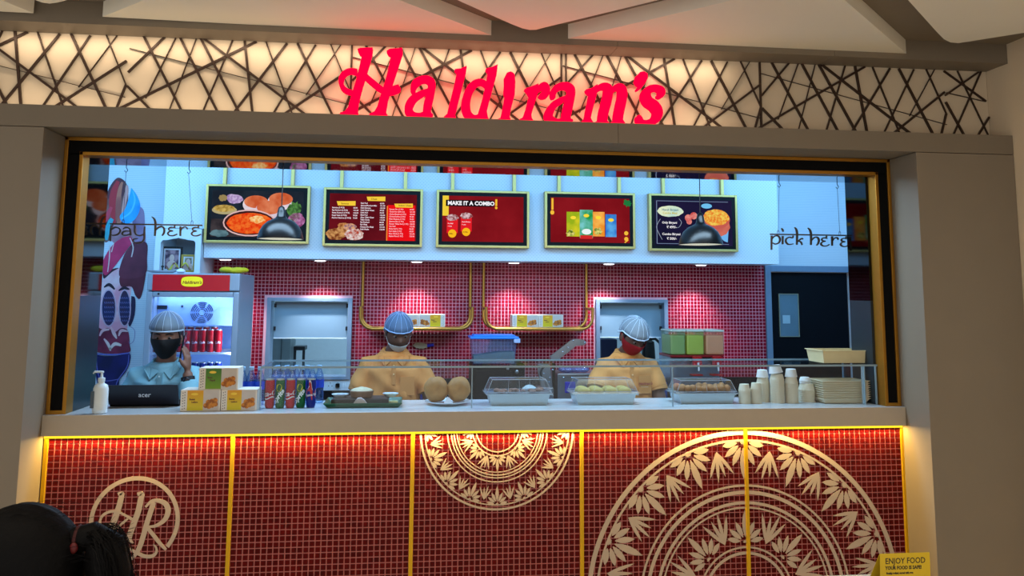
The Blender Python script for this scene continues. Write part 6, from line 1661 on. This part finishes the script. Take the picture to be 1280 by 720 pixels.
def hairnet(root, H, Mh, S, col, big=1.0, low=.035, puff=0.0):
    mb = MB(); n, m = 40, 14; vs = []; rd = random.Random(5)
    for j in range(m + 1):
        el = math.radians(-4 + 94 * j / m)
        for i in range(n):
            az = 2 * PI * i / n; pl_ = 1 + .018 * math.cos(az * 13) * math.cos(el) + puff * math.sin(el * 2) * .10
            x, y, zz_ = math.cos(el) * math.cos(az) * .084 * pl_ * big, math.cos(el) * math.sin(az) * .105 * pl_ * big + .006, math.sin(el) * (.100 + .02 * puff) * big + .022
            lift = low if y < 0 else low - .05 * min(1, y / .06)
            if j < 5: zz_ = zz_ + (lift - .022) * (1 - j / 5)
            vs.append(H + (Mh @ Vector((x, y, zz_))) * S)
    fs = [(j * n + i, j * n + (i + 1) % n, (j + 1) * n + (i + 1) % n, (j + 1) * n + i) for j in range(m) for i in range(n)]
    mb.add(vs, fs); m_ = glass('hairnet_mesh', (.6, .68, .76), .02, .5, .42, col)
    o = mb.build('hairnet', m_, root, True)
    mb = MB(); ring_ = vs[0:n]; mb.tube(ring_ + [ring_[0], ring_[1]], .0045 * S, 6, cap=False); mb.build('elastic_band', cm(tuple(min(255, c_ + 20) for c_ in col), .7), o, True)
    mb = MB()
    for i in range(0, n, 3): mb.tube([vs[j * n + i] * 1.0 for j in range(m)], .0009 * S, 4)
    mb.build('net_pleats', cm(tuple(min(255, c_ + 30) for c_ in col), .7), o)


# ---- cashier on the phone
def ex1(root, W, H, Mh, S, so, mcl, zs):
    hairnet(root, H, Mh, S, (150, 166, 182), 1.06, .054, 1.0)
    shell(H, Mh, S, .079, .100, .118, (-82, 82), (-66, 2)).build('face_mask', cm((10, 10, 14), .8), root, True)
    for s in (-1, 1): MB().tube([H + (Mh @ Vector((s * .076, -.02, -.01))) * S, H + (Mh @ Vector((s * .083, .02, .012))) * S, H + (Mh @ Vector((s * .080, .022, -.025))) * S], .0022, 6).build('mask_loop', cm((10, 10, 14), .8), root)
    for k in range(5): MB().ell(W(0, -.1365 + .0 * k, zs - .04 - .09 * k), (.005, .003, .005), 8, 5).build('button', cm((190, 214, 220), .4), root)
    # watch
    w_, e_ = Vector(J1['wR']), Vector(J1['eR']); c0 = w_.lerp(e_, .10); c1 = w_.lerp(e_, .24)
    wt_ = MB().tube([W(*c0), W(*c1)], .036 * S, 16).build('watch_strap', cm((16, 18, 26), .5), root, 60)
    d = (W(*c0) + W(*c1)) / 2; MB().ell(d + Vector((0, -.035, 0)), (.019, .008, .019), 14, 8).build('watch_face', cm((24, 26, 36), .15), wt_, True)
    # phone pocket pen
    MB().prism([W(.045, -.130, 1.20), W(.125, -.115, 1.20), W(.125, -.115, 1.29), W(.045, -.130, 1.29)], (0, .004, 0)).build('pocket', mcl, root)


x1, y1_ = PX(205, 4.62, 420), 4.70
zt1 = PZ(207, 393, 4.62)
J1 = dict(sh=1.385, head=(.0, -.035, 1.545), sL=(-.155, .0, 1.33), eL=(-.215, -.03, 1.08), wL=(-.13, -.24, 1.02), sR=(.150, .0, 1.335), eR=(.185, -.17, 1.13), wR=(.142, -.120, 1.365),
          hR=(-.08, .10, 1.0), nR=(-1, .15, -.1), cR=.30, tR=-1, hL=(.3, -1, -.1), hem=.86)
p1 = person('person', 'cashier in pale blue shirt, hairnet and black mask, holding phone to ear', (x1, y1_), (128, 88, 70), 1.60, J1, math.radians(4), math.radians(4), 0, (128, 176, 190), 1.82, extra=ex1)
# phone in the hand, against the ear
S1 = 1.60 / 1.70; pc = Vector((x1 + .104 * S1, y1_ - .085, 1.50 * S1))
o = MB().box(-.004, .004, -.034, .034, -.07, .07, .003).build('mobile_phone', cm((14, 16, 24), .15), None); o.location = pc; o.rotation_euler = (math.radians(14), math.radians(10), math.radians(6))
lab(o, 'black mobile phone held to the cashier\'s ear', 'phone')


# ---- worker with the white mask under the nose
def polo_extra(txt):
    def ex(root, W, H, Mh, S, so, mcl, zs):
        MB().prism([W(.040, -.1335, 1.16), W(.125, -.1135, 1.16), W(.125, -.1110, 1.27), W(.040, -.1310, 1.27)], (0, .006, 0)).build('pocket', mcl, root)
        for k in range(2): MB().ell(W(0, -.1335 - .004 * k, zs - .05 - .05 * k), (.005, .003, .005), 8, 5).build('button', cm((236, 190, 130), .4), root)
        if txt:
            mb = MB(); add_text(mb, "Haldiram's", .022, lambda a, b, c_: W(.036 + a, -.142 + a * .22, 1.215 + b), bold=.0006, shear=.2); mb.build('embroidery', cm((150, 40, 40), .7), root)
            mb = MB(); add_text(mb, 'Food & Sweets', .008, lambda a, b, c_: W(.052 + a, -.142 + a * .22, 1.200 + b), bold=.0003); mb.build('embroidery', cm((226, 200, 160), .7), root)
    return ex


def ex2(root, W, H, Mh, S, so, mcl, zs):
    hairnet(root, H, Mh, S, (120, 150, 190), 1.03, .046, .35)
    shell(H, Mh, S, .081, .102, .124, (-70, 70), (-68, -24), off=(0, -.002, .004)).build('face_mask', cm((196, 204, 206), .8), root, True)
    for s in (-1, 1): MB().tube([H + (Mh @ Vector((s * .062, -.045, -.055))) * S, H + (Mh @ Vector((s * .079, -.0, -.005))) * S, H + (Mh @ Vector((s * .082, .016, .018))) * S], .0010, 6).build('mask_loop', cm((206, 210, 212), .8), root)
    polo_extra(False)(root, W, H, Mh, S, so, mcl, zs)


x2, y2 = PX(493, 5.15, 440), 5.15
J2 = dict(sh=1.385, head=(.022, -.045, 1.525), sL=(-.165, .0, 1.325), eL=(-.235, -.06, 1.07), wL=(-.10, -.26, 1.03), sR=(.165, .0, 1.325), eR=(.245, -.06, 1.07), wR=(.14, -.27, 1.03), hL=(.3, -1, -.1), hR=(-.25, -1, -.1), hem=.86)
person('person', 'worker in orange polo, blue hairnet, white mask pulled below nose, looking down', (x2, y2), (98, 68, 54), 1.63, J2, math.radians(10), math.radians(20), 0, (212, 138, 70), .56, extra=ex2)


def ex3(root, W, H, Mh, S, so, mcl, zs):
    hairnet(root, H, Mh, S, (190, 206, 220), 1.04, .050, .5)
    shell(H, Mh, S, .080, .101, .120, (-84, 80), (-66, -1)).build('face_mask', cm((150, 14, 24), .8), root, True)
    for s in (-1, 1): MB().tube([H + (Mh @ Vector((s * .074, -.025, -.005))) * S, H + (Mh @ Vector((s * .083, .02, .014))) * S], .0022, 6).build('mask_loop', cm((150, 14, 24), .8), root)
    polo_extra(True)(root, W, H, Mh, S, so, mcl, zs)
    for sd in 'LR':     # blue gloves over both hands
        wr, el = Vector(J3['w' + sd]), Vector(J3['e' + sd]); hd_ = Vector(J3['h' + sd]).normalized(); pn = Vector((0, 0, -1)); pn = (pn - hd_ * pn.dot(hd_)).normalized(); side = hd_.cross(pn)
        g = MB(); g.tube([W(*wr.lerp(el, .18)), W(*wr), W(*(wr + hd_ * .035)), W(*(wr + hd_ * .086))], [.037 * S, .029 * S, .038 * S, .040 * S], 14, flat=.66)
        for off, ln in ((-.030, .066), (-.010, .076), (.010, .072), (.029, .056)):
            p0 = wr + hd_ * .078 + side * off; d = hd_.copy(); pts = [p0 - hd_ * .02, p0]
            for sg_ in (.45, .32, .27): d = (d + pn * .5 * .75).normalized(); pts.append(pts[-1] + d * ln * sg_)
            g.tube([W(*q) for q in pts], [.0115 * S, .0112 * S, .0106 * S, .0100 * S, .0085 * S], 8)
        p0 = wr + hd_ * .03 - side * .026; tv = (-side * .8 + hd_ * .75 + pn * .4).normalized()
        g.tube([W(*p0), W(*(p0 + tv * .032)), W(*(p0 + tv * .032 + (tv + hd_ * .7).normalized() * .032))], [.015 * S, .013 * S, .010 * S], 8)
        remesh_join(g, .005, 1).build('glove', cm((60, 130, 206), .35), root, True)


x3, y3 = PX(785, 5.12, 440), 5.15
J3 = dict(sh=1.375, head=(.020, -.085, 1.505), sL=(-.160, .0, 1.31), eL=(-.235, -.10, 1.10), wL=(-.115, -.34, 1.145), sR=(.160, .0, 1.31), eR=(.200, -.08, 1.07), wR=(.105, -.30, 1.075), hL=(.6, -.6, -.2), hR=(-.2, -1, -.1), hem=.86)
person('person', 'worker in orange polo, white hairnet, red mask and blue gloves, head bowed', (x3, y3), (104, 74, 60), 1.63, J3, math.radians(16), math.radians(32), math.radians(3), (222, 150, 78), .56, extra=ex3)

# ================================================================ visitor seated in front, back of the head in the picture
yv = 1.60
S_ = .98
hp = P(34, 722, yv)
m_hairv = mat('dark_hair', (6, 5, 6), .6, var=.3, scale=90, bump=.4, spec=.12)


def exv(root, W, H, Mh, S, so, mcl, zs):
    hm = MB(); hm.ell((0, 0, 0), (1, 1, 1), 44, 30); hv = []
    for x, y, z_ in hm.v:
        X, Y_, Z = x * .084, y * .106 + .008, z_ * .120 + .004
        if y < .05: Z = max(Z, .048 if y < -.5 else .020)        # hairline over brow and ear
        v_ = Vector((X, Y_, Z)); v_ *= 1 + .010 * math.sin(math.atan2(X, Z + .05) * 46)
        hv.append(H + (Mh @ v_) * S)
    hm.v = [tuple(v) for v in hv]
    ho = hm.build('combed_hair', m_hairv, root, True)
    back = Vector((0, 1, 0)); dn = Vector((0, 0, -1)); tie = H + (Mh @ Vector((0, .100, .058))) * S
    MB().tube([tie + Vector((.022 * math.cos(a), 0, .024 * math.sin(a))) for a in [2 * PI * k / 14 for k in range(15)]], .0035, 8, cap=False).build('hair_tie', cm((60, 8, 10), .7), root, True)
    MB().ell(tie + Vector((.026, .002, -.004)), (.004, .007, .009), 12, 8).build('tie_bead', cm((90, 12, 14), .5), root, True)
    rd = random.Random(21)
    MB().tube([tie - back * .02, tie + back * .022 + Vector((0, 0, .008)), tie + back * .042 + dn * .010, tie + back * .052 + dn * .05, tie + back * .056 + dn * .13, tie + back * .05 + dn * .24], [.020, .024, .034, .036, .032, .010], 18).build('ponytail', m_hairv, ho, True)
    sn_ = MB()
    for k in range(900):
        a = rd.uniform(0, 2 * PI); r0 = .016 * math.sqrt(rd.random()); sp = rd.gauss(0, 1); sp2 = rd.gauss(0, 1); L_ = rd.uniform(.10, .22)
        p0 = tie + Vector((r0 * math.cos(a), 0, r0 * math.sin(a)))
        p1_ = tie + back * .034 + Vector((.014 * sp2, 0, rd.uniform(-.004, .022))); p2_ = tie + back * (.058 + .006 * sp) + Vector((.022 * sp2, 0, -.014 + rd.uniform(-.02, .014)))
        p3_ = tie + back * (.068 + .012 * abs(sp)) + Vector((.026 * sp2, 0, -.06 - .3 * L_)); p4_ = p3_ + Vector((.006 * sp, .010 * sp, -L_ * .6))
        pts = smoothpts([tuple(p0), tuple(p1_), tuple(p2_), tuple(p3_), tuple(p4_)], 4); w_ = .0006
        pts = [(x, y + .0012 * math.cos(i * 2.3 + a), z_ + .0010 * math.sin(i * 1.9 + a)) for i, (x, y, z_) in enumerate(pts)]
        sn_.tube(pts, [w_] * (len(pts) - 3) + [w_ * .8, w_ * .5, w_ * .2], 3)
    for k in range(150):
        a = rd.uniform(-.6, 1.9); p0 = tie + back * rd.uniform(.03, .066) + Vector((rd.uniform(-.02, .02), 0, rd.uniform(-.01, .014))); d = back * math.cos(a) + Vector((rd.uniform(-.3, .3), 0, math.sin(a))); l_ = rd.uniform(.010, .030)
        sn_.tube([p0, p0 + d * l_ * .5, p0 + d * l_ + back * .006], [.0005, .0004, .0002], 3)
    for k in range(60):
        a = rd.uniform(-1.0, 1.0); b_ = rd.uniform(.3, 2.0); v = Vector((math.sin(a) * .084, .008 + math.cos(b_) * .1, math.sin(b_) * .112)); v1 = H + v * S
        sn_.tube([v1, v1 + Vector((0, .02, .004)), v1 + Vector((0, .036, -.004 + .006 * rd.random()))], [.0004, .0004, .0002], 3)
    s_o = sn_.build('loose_strands', m_hairv, ho); s_o['kind'] = 'stuff'


JV = dict(sh=1.40, head=(.0, -.02, 1.565), sL=(-.155, .0, 1.36), eL=(-.19, -.12, 1.12), wL=(-.10, -.34, 1.08), sR=(.155, .0, 1.36), eR=(.19, -.12, 1.12), wR=(.10, -.34, 1.08), hem=.90)
drop_ = 1.565 * S_ - hp.z
pv = person('person', 'seated visitor with black hair tied in a ponytail, seen in profile at front left', (hp.x, yv), (120, 84, 64), 1.70 * S_, JV, 0, 0, 0, (70, 60, 66), .9, fem=True, sitting=1, collar=False, extra=exv, drop=drop_)
pv.rotation_euler = (0, 0, -PI / 2)
# her chair
seat = .87 * S_ - drop_ - .105
t = thing('cafe_chair', 'plain dark chair under the seated visitor', 'chair', (hp.x, yv, 0))
m_ch = cm((60, 46, 36), .5)
MB().box(hp.x - .24, hp.x + .20, yv - .21, yv + .21, seat - .03, seat, .01).build('seat', m_ch, t)
for dx in (-.22, .18):
    for dy in (-.19, .19): MB().box(hp.x + dx - .016, hp.x + dx + .016, yv + dy - .016, yv + dy + .016, 0, seat - .031, .003).build('leg', m_ch, t)
MB().box(hp.x + .202, hp.x + .225, yv - .2, yv + .2, seat - .02, seat + .36, .01).build('backrest', m_ch, t)
# table with the standing card
yt_ = 2.24 * K; zt_ = P(1115, 716.8, yt_).z
xa, xb = PX(868, yt_, 717), PX(1122, yt_, 717)
t = thing('cafe_table', 'pale table top edge at bottom right before the counter', 'table', ((xa + xb) / 2, yt_ - .3, 0))
out = [(xa, yt_), (xb - .05, yt_), (xb - .02, yt_ - .012), (xb - .004, yt_ - .04), (xb, yt_ - .08), (xb, yt_ - .7), (xa, yt_ - .7)]
MB().prism([(x, y, zt_ - .025) for x, y in out], (0, 0, .025)).build('table_top', mat('pale_table', (206, 200, 186), .3), t)
for x in (xa + .06, xb - .08):
    for y in (yt_ - .08, yt_ - .62): MB().box(x - .02, x + .02, y - .02, y + .02, 0, zt_ - .0255, .003).build('leg', cm((60, 60, 62), .4, .5), t)
yc_ = yt_ - .075
f4 = [P(1100, 692.5, yc_), P(1162, 691.5, yc_), P(1150, 724, yc_), P(1090, 720, yc_)]
zbm = zt_ + .0008; a, b = f4[0], f4[1]; wc = b.x - a.x; hc_ = a.z - zbm
t = thing('table_card', 'yellow folded card reading ENJOY FOOD standing on the table', 'card', ((a.x + b.x) / 2, yc_, zbm))
ly = .030; sk = .020
cf_ = lambda u, v, d=0: Vector((a.x - sk * (1 - v) + u * wc * (1), yc_ - ly + ly * v - d, zbm + v * hc_))
MB().prism([cf_(0, 0), cf_(1, 0), cf_(1, 1), cf_(0, 1)], (0, .0012, 0)).build('front_leaf', cm((206, 172, 24), .5), t)
MB().prism([cf_(0, 1) + Vector((0, .0014, 0)), cf_(1, 1) + Vector((0, .0014, 0)), cf_(1, 0) + Vector((0, 2 * ly, 0)), cf_(0, 0) + Vector((0, 2 * ly, 0))], (0, .0012, 0)).build('rear_leaf', cm((206, 172, 24), .5), t)
mb = MB()
for s, sz, u, v in (('ENJOY FOOD', .0205, .10, .68), ('YOUR FOOD IS SAFE!', .0118, .10, .50), ('Freshly packed, served with care', .0062, .12, .36)):
    add_text(mb, s, sz, lambda x, y, z_, u=u, v=v: cf_(u + x / wc, v + y / hc_, .0006), bold=.0003 if sz > .02 else .0005)
add_stroke(mb, [(.42, .0, .03), (.5, .1, .05), (.58, .02, .04), (.66, .16, .03), (.70, .26, .02)], lambda x, y: cf_(x, y, .0005), (0, -.0003, 0))
mb.build('card_lettering', cm((50, 40, 20), .6), t)
mb = MB(); rd = random.Random(3)
q = Vector((PX(1108, yc_ - .06, 718), yc_ - .06, zt_))
o = MB().box(-.05, .05, -.02, .02, 0, .012, .004).box(.045, .075, -.012, .012, 0, .006, .003).build('dark_napkin_roll', cm((46, 48, 34), .6), None); o.location = (q.x, q.y, zt_ + .0008); lab(o, 'small dark rolled packet lying before the yellow card', 'packet')

for o in bpy.data.objects:
    if '_base' in o.keys(): del o['_base']
